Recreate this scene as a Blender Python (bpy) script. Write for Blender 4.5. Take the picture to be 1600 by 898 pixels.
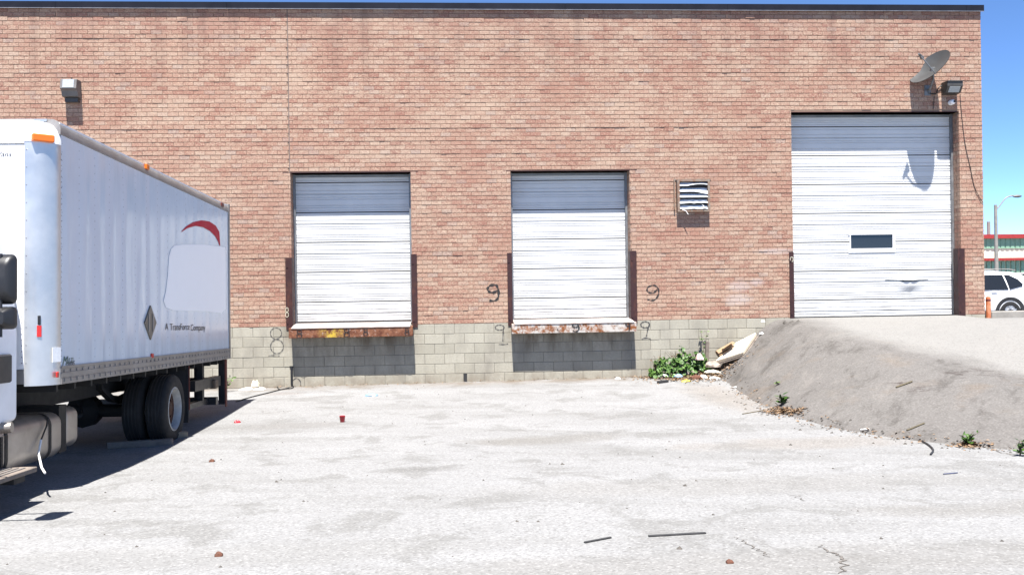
import bpy, bmesh, math, random
import numpy as np
from mathutils import Matrix, Vector

random.seed(7); np.random.seed(7)
R = math.radians
SC = bpy.context.scene
for o in list(bpy.data.objects): bpy.data.objects.remove(o)
COL = SC.collection

# ------------------------------------------------------------------ camera
CAM = Vector((0.0, -19.05, 1.95)); YAW = R(3.66); ROLL = 0.0155; FPX = 1450.0
cd = bpy.data.cameras.new('camera'); cam = bpy.data.objects.new('camera', cd); COL.objects.link(cam)
cd.sensor_width = 36; cd.lens = FPX/1600*36; cd.clip_start = .1; cd.clip_end = 2000
cam.matrix_world = Matrix.Translation(CAM) @ Matrix.Rotation(-YAW, 4, 'Z') @ Matrix.Rotation(R(90), 4, 'X') @ Matrix.Rotation(-ROLL, 4, 'Z')
SC.camera = cam

# ------------------------------------------------------------------ world, sun, exposure
SUN = Vector((-.035, -.3745, 1.0)).normalized()
ELEV = math.asin(SUN.z); AZ = math.atan2(SUN.x, SUN.y)
w = bpy.data.worlds.new('World'); SC.world = w; w.use_nodes = True
nt = w.node_tree; sky = nt.nodes.new('ShaderNodeTexSky'); sky.sky_type = 'NISHITA'; sky.sun_disc = False
sky.sun_elevation = ELEV; sky.sun_rotation = AZ; sky.altitude = 0; sky.air_density = .3; sky.dust_density = 0; sky.ozone_density = 1.5
bg = nt.nodes['Background']; bg.inputs['Strength'].default_value = .115
hs = nt.nodes.new('ShaderNodeHueSaturation'); hs.inputs['Saturation'].default_value = 1.12
nt.links.new(sky.outputs[0], hs.inputs['Color']); nt.links.new(hs.outputs[0], bg.inputs['Color'])
ld = bpy.data.lights.new('sun', 'SUN'); ld.energy = 5.0; ld.angle = R(.53); ld.color = (1, .965, .915)
sun = bpy.data.objects.new('sun', ld); COL.objects.link(sun)
sun.rotation_euler = (-SUN).to_track_quat('-Z', 'Y').to_euler()
vs = SC.view_settings; vs.view_transform = 'Standard'; vs.look = 'None'; vs.gamma = 1; vs.use_curve_mapping = False; vs.exposure = 1.7
SC.render.engine = 'CYCLES'; SC.cycles.max_bounces = 6; SC.cycles.diffuse_bounces = 3; SC.cycles.glossy_bounces = 3; SC.cycles.transparent_max_bounces = 8

# ------------------------------------------------------------------ helpers
def ray(px, py):
    x = px-800; y = py-449; a = (x-ROLL*y)/FPX; b = (y+ROLL*x)/FPX; s, c = math.sin(YAW), math.cos(YAW)
    return Vector((s+a*c, c-a*s, -b))
def W(px, py, Y=0.0):                       # point of the photograph on a plane parallel to the wall
    r = ray(px, py); return CAM + r*((Y-CAM.y)/r.y)
def Dp(px, py, d): return CAM + ray(px, py)*d

class MB:
    def __init__(s): s.v = []; s.f = []; s.m = []; s.uv = None
    def add(s, vs, fs, m=0):
        n = len(s.v); s.v += [tuple(v) for v in vs]; s.f += [tuple(n+i for i in f) for f in fs]; s.m += [m]*len(fs); return s
    def box(s, x0, x1, y0, y1, z0, z1, m=0, M=None):
        vs = [Vector((x, y, z)) for x in (x0, x1) for y in (y0, y1) for z in (z0, z1)]
        if M: vs = [M@v for v in vs]
        return s.add(vs, [(0,1,3,2),(4,6,7,5),(0,4,5,1),(2,3,7,6),(0,2,6,4),(1,5,7,3)], m)
    def cbox(s, x0, x1, y0, y1, z0, z1, c=.01, m=0, M=None):   # box with chamfered edges
        vs = []; idx = {}
        for i, (x, sx) in enumerate(((x0, 1), (x1, -1))):
            for j, (y, sy) in enumerate(((y0, 1), (y1, -1))):
                for k, (z, sz) in enumerate(((z0, 1), (z1, -1))):
                    for a in range(3):
                        p = [x+sx*c, y+sy*c, z+sz*c]; p[a] = (x, y, z)[a]
                        idx[i, j, k, a] = len(vs); vs.append(Vector(p))
        fs = []
        for i in (0, 1):
            fs.append([idx[i,0,0,0], idx[i,0,1,0], idx[i,1,1,0], idx[i,1,0,0]])
            fs.append([idx[0,i,0,1], idx[1,i,0,1], idx[1,i,1,1], idx[0,i,1,1]])
            fs.append([idx[0,0,i,2], idx[0,1,i,2], idx[1,1,i,2], idx[1,0,i,2]])
            for j in (0, 1):
                fs.append([idx[0,i,j,1], idx[1,i,j,1], idx[1,i,j,2], idx[0,i,j,2]])
                fs.append([idx[i,0,j,0], idx[i,1,j,0], idx[i,1,j,2], idx[i,0,j,2]])
                fs.append([idx[i,j,0,0], idx[i,j,1,0], idx[i,j,1,1], idx[i,j,0,1]])
                for k in (0, 1): fs.append([idx[i,j,k,0], idx[i,j,k,1], idx[i,j,k,2]])
        if M: vs = [M@v for v in vs]
        return s.add(vs, fs, m)
    def tube(s, pts, r, n=8, m=0, cap=True):
        pts = [Vector(p) for p in pts]; rs = r if isinstance(r, (list, tuple)) else [r]*len(pts); ring = []; vs = []; up = None
        for i, p in enumerate(pts):
            t = (pts[min(i+1, len(pts)-1)]-pts[max(i-1, 0)]).normalized()
            if up is None: up = Vector((0, 0, 1)) if abs(t.z) < .9 else Vector((1, 0, 0))
            a = t.cross(up).normalized(); b = a.cross(t).normalized(); up = b
            for k in range(n):
                q = 2*math.pi*k/n; vs.append(p+(a*math.cos(q)+b*math.sin(q))*rs[i])
        fs = [(i*n+k, i*n+(k+1) % n, (i+1)*n+(k+1) % n, (i+1)*n+k) for i in range(len(pts)-1) for k in range(n)]
        if cap: fs += [tuple(range(n))[::-1], tuple((len(pts)-1)*n+k for k in range(n))]
        return s.add(vs, fs, m)
    def lathe(s, prof, n=24, m=0, M=None):  # profile (radius, x along axis), axis = local x
        vs = []; 
        for r, x in prof:
            for k in range(n):
                q = 2*math.pi*k/n; v = Vector((x, r*math.cos(q), r*math.sin(q))); vs.append(M@v if M else v)
        fs = [(i*n+k, i*n+(k+1) % n, (i+1)*n+(k+1) % n, (i+1)*n+k) for i in range(len(prof)-1) for k in range(n)]
        return s.add(vs, fs, m)
    def prism(s, poly, a0, a1, ax=0, m=0, M=None):  # polygon in the two other axes, extruded along ax
        n = len(poly); vs = []
        for a in (a0, a1):
            for p in poly:
                v = [0, 0, 0]; v[ax] = a; o = [i for i in (0, 1, 2) if i != ax]; v[o[0]] = p[0]; v[o[1]] = p[1]; v = Vector(v); vs.append(M@v if M else v)
        fs = [tuple(range(n)), tuple(range(2*n-1, n-1, -1))]+[(i, i+n, (i+1) % n+n, (i+1) % n) for i in range(n)]
        return s.add(vs, fs, m)
    def loft(s, rings, m=0, cap=True):
        n = len(rings[0]); vs = [p for r in rings for p in r]
        fs = [(i*n+k, i*n+(k+1) % n, (i+1)*n+(k+1) % n, (i+1)*n+k) for i in range(len(rings)-1) for k in range(n)]
        if cap: fs += [tuple(range(n))[::-1], tuple((len(rings)-1)*n+k for k in range(n))]
        return s.add(vs, fs, m)
    def mesh(s, name, mats, smooth=None, fix=True):
        me = bpy.data.meshes.new(name); me.from_pydata(s.v, [], s.f)
        for mm in (mats if isinstance(mats, (list, tuple)) else [mats]): me.materials.append(mm)
        me.polygons.foreach_set('material_index', s.m)
        if fix:
            bm = bmesh.new(); bm.from_mesh(me); bmesh.ops.recalc_face_normals(bm, faces=bm.faces); bm.to_mesh(me); bm.free()
        if smooth is not None:
            me.polygons.foreach_set('use_smooth', [True]*len(me.polygons)); me.update()
            if smooth > 0: me.set_sharp_from_angle(angle=R(smooth))
        me.update(); return me
    def build(s, name, mats, parent=None, smooth=None, fix=True):
        return link(name, s.mesh(name, mats, smooth, fix), parent)
def link(name, me, parent=None):
    o = bpy.data.objects.new(name, me); COL.objects.link(o)
    if parent: o.parent = parent
    return o
def tag(o, label=None, cat=None, group=None, kind=None):
    for k, v in (('label', label), ('category', cat), ('group', group), ('kind', kind)):
        if v: o[k] = v
    return o
def empty(name, loc=(0, 0, 0), label=None, cat=None, group=None, rz=0):
    o = bpy.data.objects.new(name, None); COL.objects.link(o); o.location = loc; o.rotation_euler.z = rz; o.empty_display_size = .2
    return tag(o, label, cat, group)
def sub(o, lv=1):
    m = o.modifiers.new('sub', 'SUBSURF'); m.levels = lv; m.render_levels = lv; return o
def bevel(o, wd=.01, seg=2):
    m = o.modifiers.new('bev', 'BEVEL'); m.width = wd; m.segments = seg; m.limit_method = 'ANGLE'; return o
def interp(x, xs, ys): return float(np.interp(x, xs, ys))
def sm(t): t = min(max(t, 0.), 1.); return t*t*(3-2*t)

# ------------------------------------------------------------------ materials
class NT:
    def __init__(s, name):
        s.mat = bpy.data.materials.new(name); s.mat.use_nodes = True; s.t = s.mat.node_tree; s.p = s.t.nodes['Principled BSDF']; s.out = s.t.nodes['Material Output']
    def n(s, typ, ins=None, **kw):
        nd = s.t.nodes.new('ShaderNode'+typ)
        for k, v in kw.items(): setattr(nd, k, v)
        for k, v in (ins or {}).items(): s.set(nd.inputs[k], v)
        return nd
    def set(s, inp, v):
        if isinstance(v, bpy.types.NodeSocket): s.t.links.new(v, inp)
        elif isinstance(v, (tuple, list)) and inp.type == 'RGBA' and len(v) == 3: inp.default_value = (*v, 1)
        else: inp.default_value = v
    def pos(s): return s.n('NewGeometry').outputs['Position']
    def obj(s): return s.n('TexCoord').outputs['Object']
    def scale(s, v, sc): return s.n('Mapping', {'Vector': v, 'Scale': sc}).outputs[0]
    def noise(s, v, sc, det=4, rough=.6, dist=0): return s.n('TexNoise', {'Vector': v, 'Scale': sc, 'Detail': det, 'Roughness': rough, 'Distortion': dist}).outputs['Fac']
    def math(s, op, a, b=0., c=0., clamp=False):
        nd = s.n('Math', {0: a, 1: b, 2: c}, operation=op); nd.use_clamp = clamp; return nd.outputs[0]
    def rng(s, v, a, b, c=0., d=1.): return s.n('MapRange', {'Value': v, 'From Min': a, 'From Max': b, 'To Min': c, 'To Max': d}).outputs[0]
    def mix(s, f, a, b, typ='MIX'):
        nd = s.n('Mix', data_type='RGBA', blend_type=typ); s.set(nd.inputs[0], f); s.set(nd.inputs[6], a); s.set(nd.inputs[7], b); return nd.outputs[2]
    def ramp(s, f, stops, mode='LINEAR'):
        nd = s.n('ValToRGB', {0: f}); cr = nd.color_ramp; cr.interpolation = mode
        while len(cr.elements) < len(stops): cr.elements.new(.5)
        for e, (p, c) in zip(cr.elements, stops): e.position = p; e.color = (*c, 1)
        return nd.outputs[0]
    def bump(s, h, st=.3, d=.01): s.set(s.p.inputs['Normal'], s.n('Bump', {'Height': h, 'Strength': st, 'Distance': d}).outputs[0])
    def fin(s, col=None, rough=.7, metal=0., spec=.5, k=1., **kw):
        if k != 1.: col = s.mix(1., col, (k, k, k), 'MULTIPLY')
        if col is not None: s.set(s.p.inputs['Base Color'], col)
        s.set(s.p.inputs['Roughness'], rough); s.set(s.p.inputs['Metallic'], metal); s.set(s.p.inputs['Specular IOR Level'], spec)
        for k, v in kw.items(): s.set(s.p.inputs[k], v)
        return s.mat
def mul(c, k): return tuple(min(1., x*k) for x in c)
def simple(name, c, rough=.7, metal=0., var=.18, sc=6, bump=0., bsc=80, spec=.5, c2=None, lo=.35, hi=.65, coord='obj', k=.68):
    c = mul(c, k); c2 = mul(c2, k) if c2 else None; t = NT(name); v = t.obj() if coord == 'obj' else t.pos()
    f = t.rng(t.noise(v, sc, 6, .65), lo, hi)
    col = t.mix(f, mul(c, 1-var), c2 or mul(c, 1+var))
    if bump: t.bump(t.noise(v, bsc, 4), bump, .004)
    return t.fin(col, t.rng(f, 0, 1, rough*.85, min(1, rough*1.12)), metal, spec)

BX0, BZ0, BM, BC = -14.0, 1.225, .206, .08696      # brick grid: origin, module, course
def brick_material():
    t = NT('brick_clay'); p = t.pos(); sx = t.n('SeparateXYZ', {0: p}); x, z = sx.outputs[0], sx.outputs[2]
    row = t.math('FLOOR', t.math('DIVIDE', t.math('SUBTRACT', z, BZ0), BC))
    odd = t.math('MULTIPLY', t.math('MODULO', row, 2.), .5)
    col = t.math('FLOOR', t.math('ADD', t.math('DIVIDE', t.math('SUBTRACT', x, BX0), BM), odd))
    cv = t.n('CombineXYZ', {0: col, 1: row}).outputs[0]
    wn = t.n('TexWhiteNoise', {'Vector': cv}, noise_dimensions='2D'); wv = wn.outputs['Value']
    base = t.ramp(wv, [(0, (.32, .165, .122)), (.10, (.37, .205, .15)), (.3, (.40, .245, .178)), (.55, (.415, .265, .195)), (.8, (.43, .287, .212)), (.93, (.45, .318, .242)), (1, (.375, .275, .228))])
    off = t.n('VectorMath', {0: p, 1: wn.outputs['Color']}, operation='ADD').outputs[0]
    grain = t.noise(t.scale(off, (30, 30, 52)), 1., 3, .7)
    c = t.mix(t.rng(grain, .52, .70), base, (.61, .46, .34))
    c = t.mix(t.rng(grain, .47, .30), c, (.20, .09, .07))
    big = t.noise(t.scale(p, (1, 1, 2.2)), .7, 4, .65)
    c = t.mix(t.rng(big, .34, .52, .5, .0), c, (.36, .18, .13))
    c = t.mix(t.rng(big, .50, .68, 0, .5), c, (.53, .40, .30))
    wst = t.noise(t.scale(p, (1, 1, .06)), 3.2, 3)
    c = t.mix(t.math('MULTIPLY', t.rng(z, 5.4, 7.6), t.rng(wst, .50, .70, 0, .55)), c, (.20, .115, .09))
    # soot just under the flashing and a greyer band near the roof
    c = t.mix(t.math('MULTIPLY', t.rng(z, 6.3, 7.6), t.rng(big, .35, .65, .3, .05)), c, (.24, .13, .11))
    # old white paint patches by the ramp
    pn = grain
    for (qx, qz, rx, rz) in ((5.98, 1.9, .30, .13), (5.95, 1.62, .35, .14), (6.75, 2.62, .5, .07), (6.35, 1.98, .18, .1)):
        dx = t.math('DIVIDE', t.math('SUBTRACT', x, qx), rx); dz = t.math('DIVIDE', t.math('SUBTRACT', z, qz), rz)
        d = t.math('ADD', t.math('MULTIPLY', dx, dx), t.math('MULTIPLY', dz, dz))
        c = t.mix(t.math('MULTIPLY', t.rng(t.math('ADD', d, t.math('MULTIPLY', pn, 3.)), 2.5, 1.6), .55), c, (.56, .49, .46))
    t.bump(grain, .5, .006)
    return t.fin(c, .92, 0, .25, k=.755)
def block_material():
    t = NT('concrete_block'); p = t.pos(); sx = t.n('SeparateXYZ', {0: p}); x, z = sx.outputs[0], sx.outputs[2]
    rnd = t.n('ObjectInfo').outputs['Random']
    c = t.mix(rnd, (.40, .375, .305), (.49, .46, .38))
    c = t.mix(t.rng(t.noise(p, 26, 6, .7), .4, .66, 0, .45), c, (.31, .29, .235))
    c = t.mix(t.rng(t.noise(t.scale(p, (1, 1, .35)), 2.3, 5), .46, .72, 0, .55), c, (.22, .20, .17))
    c = t.mix(t.math('MULTIPLY', t.rng(z, .3, 0.), t.rng(t.noise(p, 5, 5), .4, .6, .1, .6)), c, (.24, .19, .14))
    # rust and oil run down under the two dock lips
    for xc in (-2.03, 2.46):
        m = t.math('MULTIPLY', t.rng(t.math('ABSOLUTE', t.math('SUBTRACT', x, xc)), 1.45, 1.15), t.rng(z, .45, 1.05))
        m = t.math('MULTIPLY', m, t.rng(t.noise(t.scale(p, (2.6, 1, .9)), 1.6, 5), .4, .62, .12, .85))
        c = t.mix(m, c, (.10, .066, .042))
    t.bump(t.noise(p, 110, 3), .35, .004)
    return t.fin(c, .93, 0, .25, k=.72)
def mortar_material(name, a, b):
    t = NT(name); p = t.pos(); t.bump(t.noise(p, 60, 4), .5, .004)
    return t.fin(t.mix(t.noise(p, 3, 5), a, b), .95, 0, .2, k=.66)
def yard_material():
    t = NT('bleached_asphalt'); p = t.pos(); sx = t.n('SeparateXYZ', {0: p}); x, y = sx.outputs[0], sx.outputs[1]
    # long sweeping tyre scuffs and dusty fans
    wv = t.noise(t.scale(t.n('Mapping', {'Vector': p, 'Rotation': (0, 0, R(14))}).outputs[0], (.16, .75, 1)), 1.3, 4, .62, .6)
    c = t.mix(t.rng(wv, .30, .47), (.322, .322, .322), (.287, .287, .287))
    c = t.mix(t.rng(wv, .50, .64, 0, .5), c, (.195, .191, .183))
    bn = t.noise(p, 1.25, 5, .7, .4)
    c = t.mix(t.rng(bn, .525, .60, 0, .68), c, (.19, .187, .18))
    sn = t.math('MULTIPLY', t.math('SUBTRACT', bn, .5), 3.2)
    for (qx, qy, rx, ry, k, col) in ((1.0, -7.2, 1.0, .42, .8, (.19, .18, .165)), (1.7, -6.9, .6, .25, .6, (.2, .19, .175)), (3.4, -13.2, 5.2, .42, .42, (.20, .19, .175)), (-1.6, -12.4, 2.4, .35, .38, (.2, .195, .185)), (2.6, -10.6, 2.6, .5, .4, (.22, .21, .195)), (4.2, -8.2, 1.7, .5, .5, (.24, .21, .18)), (4.6, -3.4, .6, 2.2, .55, (.25, .215, .18)), (-1.2, -1.4, .25, .18, .55, (.2, .2, .19)), (-3.3, -1.1, .5, .3, .5, (.2, .17, .15)), (-.4, -9.2, .5, .22, .6, (.13, .125, .12)), (-2.4, -5.2, 1.1, .35, .5, (.19, .18, .17)), (5.4, -11.9, 2.6, .3, .55, (.2, .19, .175)), (.6, -14.1, .35, .16, .55, (.14, .135, .13))):
        dx = t.math('DIVIDE', t.math('SUBTRACT', x, qx), rx); dy = t.math('DIVIDE', t.math('SUBTRACT', y, qy), ry)
        d = t.math('MULTIPLY_ADD', dx, dx, t.math('MULTIPLY_ADD', dy, dy, sn))
        c = t.mix(t.rng(d, 1.15, .2, 0, k), c, col)
    # exposed aggregate
    ag = t.n('TexVoronoi', {'Vector': p, 'Scale': 62.}, voronoi_dimensions='2D'); av = t.n('SeparateXYZ', {0: ag.outputs['Color']}).outputs[0]
    c = t.mix(t.rng(av, .80, .95, 0, .5), c, (.13, .125, .12)); c = t.mix(t.rng(av, .22, .05, 0, .35), c, (.46, .455, .445))
    gr = t.noise(p, 34, 3, .75); c = t.mix(t.rng(gr, .44, .64, 0, .45), c, (.175, .172, .168))
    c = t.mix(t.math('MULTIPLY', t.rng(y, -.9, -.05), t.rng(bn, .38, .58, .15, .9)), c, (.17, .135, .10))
    t.bump(gr, .45, .006)
    return t.fin(c, .93, 0, .2, k=.68)
def ramp_material():
    t = NT('ramp_asphalt'); p = t.pos(); sx = t.n('SeparateXYZ', {0: p}); x, y = sx.outputs[0], sx.outputs[1]
    c = t.mix(t.noise(p, .8, 4), (.145, .135, .127), (.195, .183, .173))
    st = t.noise(t.scale(t.n('Mapping', {'Vector': p, 'Rotation': (0, 0, R(42))}).outputs[0], (1, .30, 1)), 2.0, 4, .7, .4)
    c = t.mix(t.rng(st, .53, .66, 0, .75), c, (.09, .082, .075)); c = t.mix(t.rng(st, .45, .3, 0, .5), c, (.26, .24, .22))
    c = t.mix(t.rng(t.noise(p, 1.1, 5), .55, .7, 0, .45), c, (.2, .155, .115))
    # the worn, bleached driving surface in front of the tall door
    e = t.math('ADD', t.math('SUBTRACT', x, 7.25), t.math('MULTIPLY', t.math('SUBTRACT', t.noise(p, .9, 6, .65), .5), 1.6))
    e = t.math('ADD', e, t.rng(y, -3.2, -8., 0, -1.6)); lt = t.rng(e, -.35, .45)
    c = t.mix(t.math('MULTIPLY', lt, .85), c, t.mix(t.noise(p, 2., 5), (.265, .258, .245), (.31, .302, .285)))
    # scrapes along the crest
    sc = t.noise(t.scale(t.n('Mapping', {'Vector': p, 'Rotation': (0, 0, R(20))}).outputs[0], (.8, 2.6, 1)), 2., 6, .7, 1.)
    dx = t.math('DIVIDE', t.math('SUBTRACT', x, 7.2), 1.3); dy = t.math('DIVIDE', t.math('SUBTRACT', y, -6.1), .55)
    d = t.math('ADD', t.math('MULTIPLY', dx, dx), t.math('MULTIPLY', dy, dy))
    c = t.mix(t.math('MULTIPLY', t.rng(d, 1.2, .4), t.rng(sc, .54, .62, 0, .8)), c, (.055, .04, .035))
    ag = t.n('TexVoronoi', {'Vector': p, 'Scale': 55.}, voronoi_dimensions='2D'); av = t.n('SeparateXYZ', {0: ag.outputs['Color']}).outputs[0]
    c = t.mix(t.rng(av, .75, .95, 0, .35), c, (.085, .08, .075)); c = t.mix(t.rng(av, .3, .05, 0, .25), c, (.32, .31, .295))
    t.bump(t.noise(p, 24, 3, .7), .4, .005)
    return t.fin(c, .93, 0, .2, k=.64)
def rusty(name, paint, rust, lo, hi, sc=7, dark=(.03, .012, .008), coord='pos'):
    t = NT(name); p = t.pos() if coord == 'pos' else t.obj()
    n1 = t.noise(p, sc, 8, .72); f = t.rng(n1, lo, hi)
    c = t.mix(f, paint, rust); c = t.mix(t.rng(t.noise(p, sc*3.1, 6, .7), .54, .68, 0, .8), c, dark)
    c = t.mix(t.rng(t.noise(t.scale(p, (1, 1, .3)), sc*1.3, 4), .55, .7, 0, .5), c, mul(rust, 1.5))
    t.bump(n1, .4, .005); return t.fin(c, t.rng(f, 0, 1, .55, .9), 0, .35, k=.66)
def plates_yellow(name):
    t = NT(name); p = t.pos(); x = t.n('SeparateXYZ', {0: p}).outputs[0]
    n1 = t.noise(p, 8, 8, .75); c = t.mix(t.rng(n1, .40, .62), (.30, .13, .07), (.115, .032, .015))
    c = t.mix(t.math('MULTIPLY', t.rng(n1, .58, .42), t.rng(t.math('ABSOLUTE', t.math('SUBTRACT', x, -2.42)), .32, .06)), c, (.62, .43, .05))
    c = t.mix(t.rng(t.noise(p, 17, 6, .7), .57, .66, 0, .8), c, (.45, .33, .28)); c = t.mix(t.rng(t.noise(p, 24, 5), .6, .7, 0, .8), c, (.03, .012, .01))
    t.bump(n1, .4, .005); return t.fin(c, .8, 0, .3, k=.66)
def door_material():
    t = NT('white_door_paint'); p = t.pos(); z = t.n('SeparateXYZ', {0: p}).outputs[2]
    c = t.mix(t.rng(t.noise(p, 2., 5), .4, .7), (.585, .585, .58), (.53, .53, .525))
    c = t.mix(t.math('MULTIPLY', t.rng(z, 2.4, 1.2), t.rng(t.noise(t.scale(p, (.5, 1, 2.5)), 4, 5, .7), .48, .66, 0, .75)), c, (.30, .285, .265))
    return t.fin(c, .42, 0, .4)
def panel_material():            # glossy white van laminate, tinted with the blue of sky-lit shade, gently rippled
    t = NT('shade_tinted_laminate'); p = t.obj(); y = t.n('SeparateXYZ', {0: p}).outputs[1]
    v = t.n('Mapping', {'Vector': p, 'Scale': (1, 2.6, .33)}).outputs[0]
    c = t.mix(t.rng(t.noise(p, 1.4, 5), .4, .7), (.57, .63, .70), (.525, .585, .655))
    c = t.mix(t.rng(t.noise(t.scale(p, (1, 3, .6)), 3, 6), .6, .75, 0, .3), c, (.5, .5, .5))
    t.bump(t.math('ADD', t.noise(v, 1.3, 3, .5), t.math('MULTIPLY', t.math('SINE', t.math('MULTIPLY', y, 2*math.pi/.405)), .10)), .35, .05)
    return t.fin(c, .2, 0, .5)
def stroke_material(name, col, dens=1.0):
    t = NT(name); u = t.n('SeparateXYZ', {0: t.n('TexCoord').outputs['UV']}).outputs[0]
    e = t.math('SUBTRACT', 1., t.math('ABSOLUTE', t.math('SUBTRACT', t.math('MULTIPLY', u, 2.), 1.)))
    a = t.math('MULTIPLY', t.rng(t.math('ADD', e, t.math('MULTIPLY', t.math('SUBTRACT', t.noise(t.pos(), 45, 5, .7), .5), .8)), .1, .6), dens)
    return t.fin(col, .75, 0, .3, Alpha=a)
def leaf_material(name, a, b):
    t = NT(name); r = t.n('NewGeometry').outputs['Random Per Island']
    return t.fin(t.mix(r, a, b), .5, 0, .4, **{'Transmission Weight': 0., 'Subsurface Weight': 0.})

m_brick = brick_material(); m_block = block_material()
m_mortar = mortar_material('brick_mortar', (.32, .215, .155), (.40, .28, .205)); m_bmortar = mortar_material('block_mortar', (.24, .22, .18), (.32, .30, .25))
m_yard = yard_material(); m_ramp = ramp_material()
m_door = door_material(); m_seal = simple('door_seal_rubber', (.03, .03, .032), .8)
m_track = simple('galvanised_track', (.33, .34, .35), .5, .6, coord='pos')
m_guard = rusty('brown_guard_steel', (.05, .018, .018), (.10, .034, .02), .55, .72, 5)
m_lintel = simple('brown_painted_steel', (.10, .038, .028), .6, coord='pos', sc=3)
m_lip1 = plates_yellow('rusty_red_lip'); m_lip2 = rusty('rust_eaten_white_lip', (.62, .58, .53), (.26, .09, .028), .455, .58, 6, (.12, .05, .02))
m_deck = simple('worn_pale_deck_steel', (.50, .40, .36), .6, .0, .15, 4, coord='pos', c2=(.62, .55, .51))
m_flash = simple('dark_roof_flashing', (.016, .018, .028), .6, .0, .2, 1.5, spec=.08, coord='pos')
m_flashlip = simple('bright_flashing_lip', (.34, .34, .36), .4, .4, coord='pos')
m_roof = simple('roof_gravel', (.25, .24, .23), .95, coord='pos')
m_caulk = simple('grey_caulk', (.19, .14, .12), .85, coord='pos')
m_glass = NT('dark_glass').fin((.012, .014, .017), .08, 0, .5)
m_black = simple('black_paint', (.018, .018, .02), .45); m_rubber = simple('tyre_rubber', (.012, .012, .0125), .85, bump=.2)
m_chassis = simple('dirty_chassis', (.014, .013, .012), .75, 0, .4, 5)
m_alu = simple('brushed_aluminium', (.56, .56, .55), .4, .8, .08, 3, k=1); m_rail = simple('dull_aluminium_rail', (.27, .255, .24), .5, .5, .15, 4, k=1)
m_tank = simple('grubby_aluminium_tank', (.48, .44, .40), .42, .75, .2, 3)
m_white = simple('white_enamel', (.76, .76, .77), .35, 0, .05, 3, k=1); m_retouch = simple('plain_white_patch', (.93, .93, .93), .55, 0, .01, 3, k=1)
m_panel = panel_material(); m_amber = NT('amber_lens').fin((.62, .13, .008), .3, 0, .5); m_redlens = NT('red_lens').fin((.5, .02, .015), .25, 0, .5)
m_rivet = simple('rivet_metal', (.36, .37, .39), .4, .5); m_swoosh = simple('crimson_vinyl', (.46, .018, .04), .65, 0, .05, spec=.2, k=1); m_ink = simple('dark_ink', (.03, .032, .045), .5)
m_greenink = simple('green_ink', (.05, .13, .10), .5); m_sticker = simple('paper_sticker', (.72, .73, .74), .6, 0, .08, 30, k=1)
m_wheel = simple('dusty_white_rim', (.52, .52, .50), .5, 0, .2, 9); m_hub = simple('rusted_hub', (.07, .025, .011), .85, 0, .4, 12, bump=.4)
m_mudred = simple('dark_red_paint', (.16, .02, .012), .6)
m_spray = stroke_material('black_spray', (.02, .02, .022), .92); m_spraythin = stroke_material('thin_black_spray', (.045, .045, .05), .72); m_spraypale = stroke_material('pale_spray', (.5, .47, .36), .8)
m_dish = simple('grey_dish_paint', (.062, .066, .068), .5, 0, .08, 3); m_dishmetal = simple('galvanised_pole', (.24, .245, .25), .5, .5)
m_lampbody = simple('dark_bronze_housing', (.06, .055, .05), .5); m_lens = simple('prismatic_lens', (.30, .32, .33), .25, 0, .1, 40, k=1)
m_lampgrey = simple('grey_lamp_body', (.16, .15, .145), .5)
m_cable = simple('black_cable', (.015, .015, .016), .6)
m_slat = simple('louvre_white', (.62, .64, .66), .5, 0, .12, 8, k=1); m_vframe = simple('weathered_vent_frame', (.42, .36, .29), .75, 0, .3, 14, c2=(.24, .11, .06))
m_leaf = leaf_material('vine_leaf', (.016, .048, .008), (.075, .145, .026)); m_leaf2 = leaf_material('dusty_weed_leaf', (.05, .10, .02), (.14, .2, .06)); m_dry = leaf_material('dry_leaf', (.08, .048, .026), (.21, .135, .075)); m_stem = simple('dry_stem', (.13, .105, .06), .85)
m_wood = simple('raw_timber', (.36, .28, .19), .8, 0, .25, 12); m_wood2 = simple('grey_timber', (.22, .18, .15), .85, 0, .25, 10)
m_foam = simple('cream_foam', (.68, .6, .46), .9, 0, .12, 6, bump=.3, k=1); m_card = simple('tan_cardboard', (.38, .25, .14), .85, 0, .2, 8); m_paper = simple('scrap_white', (.72, .7, .67), .75, 0, .12, 10, k=1)
m_rag = simple('dirty_rag', (.36, .3, .25), .95, 0, .3, 12, bump=.4); m_blue = simple('blue_plastic', (.25, .45, .62), .4); m_yellow = simple('yellow_plastic', (.7, .55, .06), .45); m_redp = simple('red_plastic', (.55, .03, .045), .35)
m_orange = simple('orange_bollard_paint', (.62, .16, .05), .6, 0, .2, 9, c2=(.7, .3, .16), coord='pos'); m_concrete = simple('grey_concrete', (.33, .31, .28), .9, 0, .15, 5, coord='pos', bump=.3)
m_stone = simple('dark_pebble', (.09, .08, .07), .9, 0, .4, 20); m_clump = simple('rusty_brown_clump', (.13, .05, .028), .9, 0, .4, 30, bump=.5)

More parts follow.
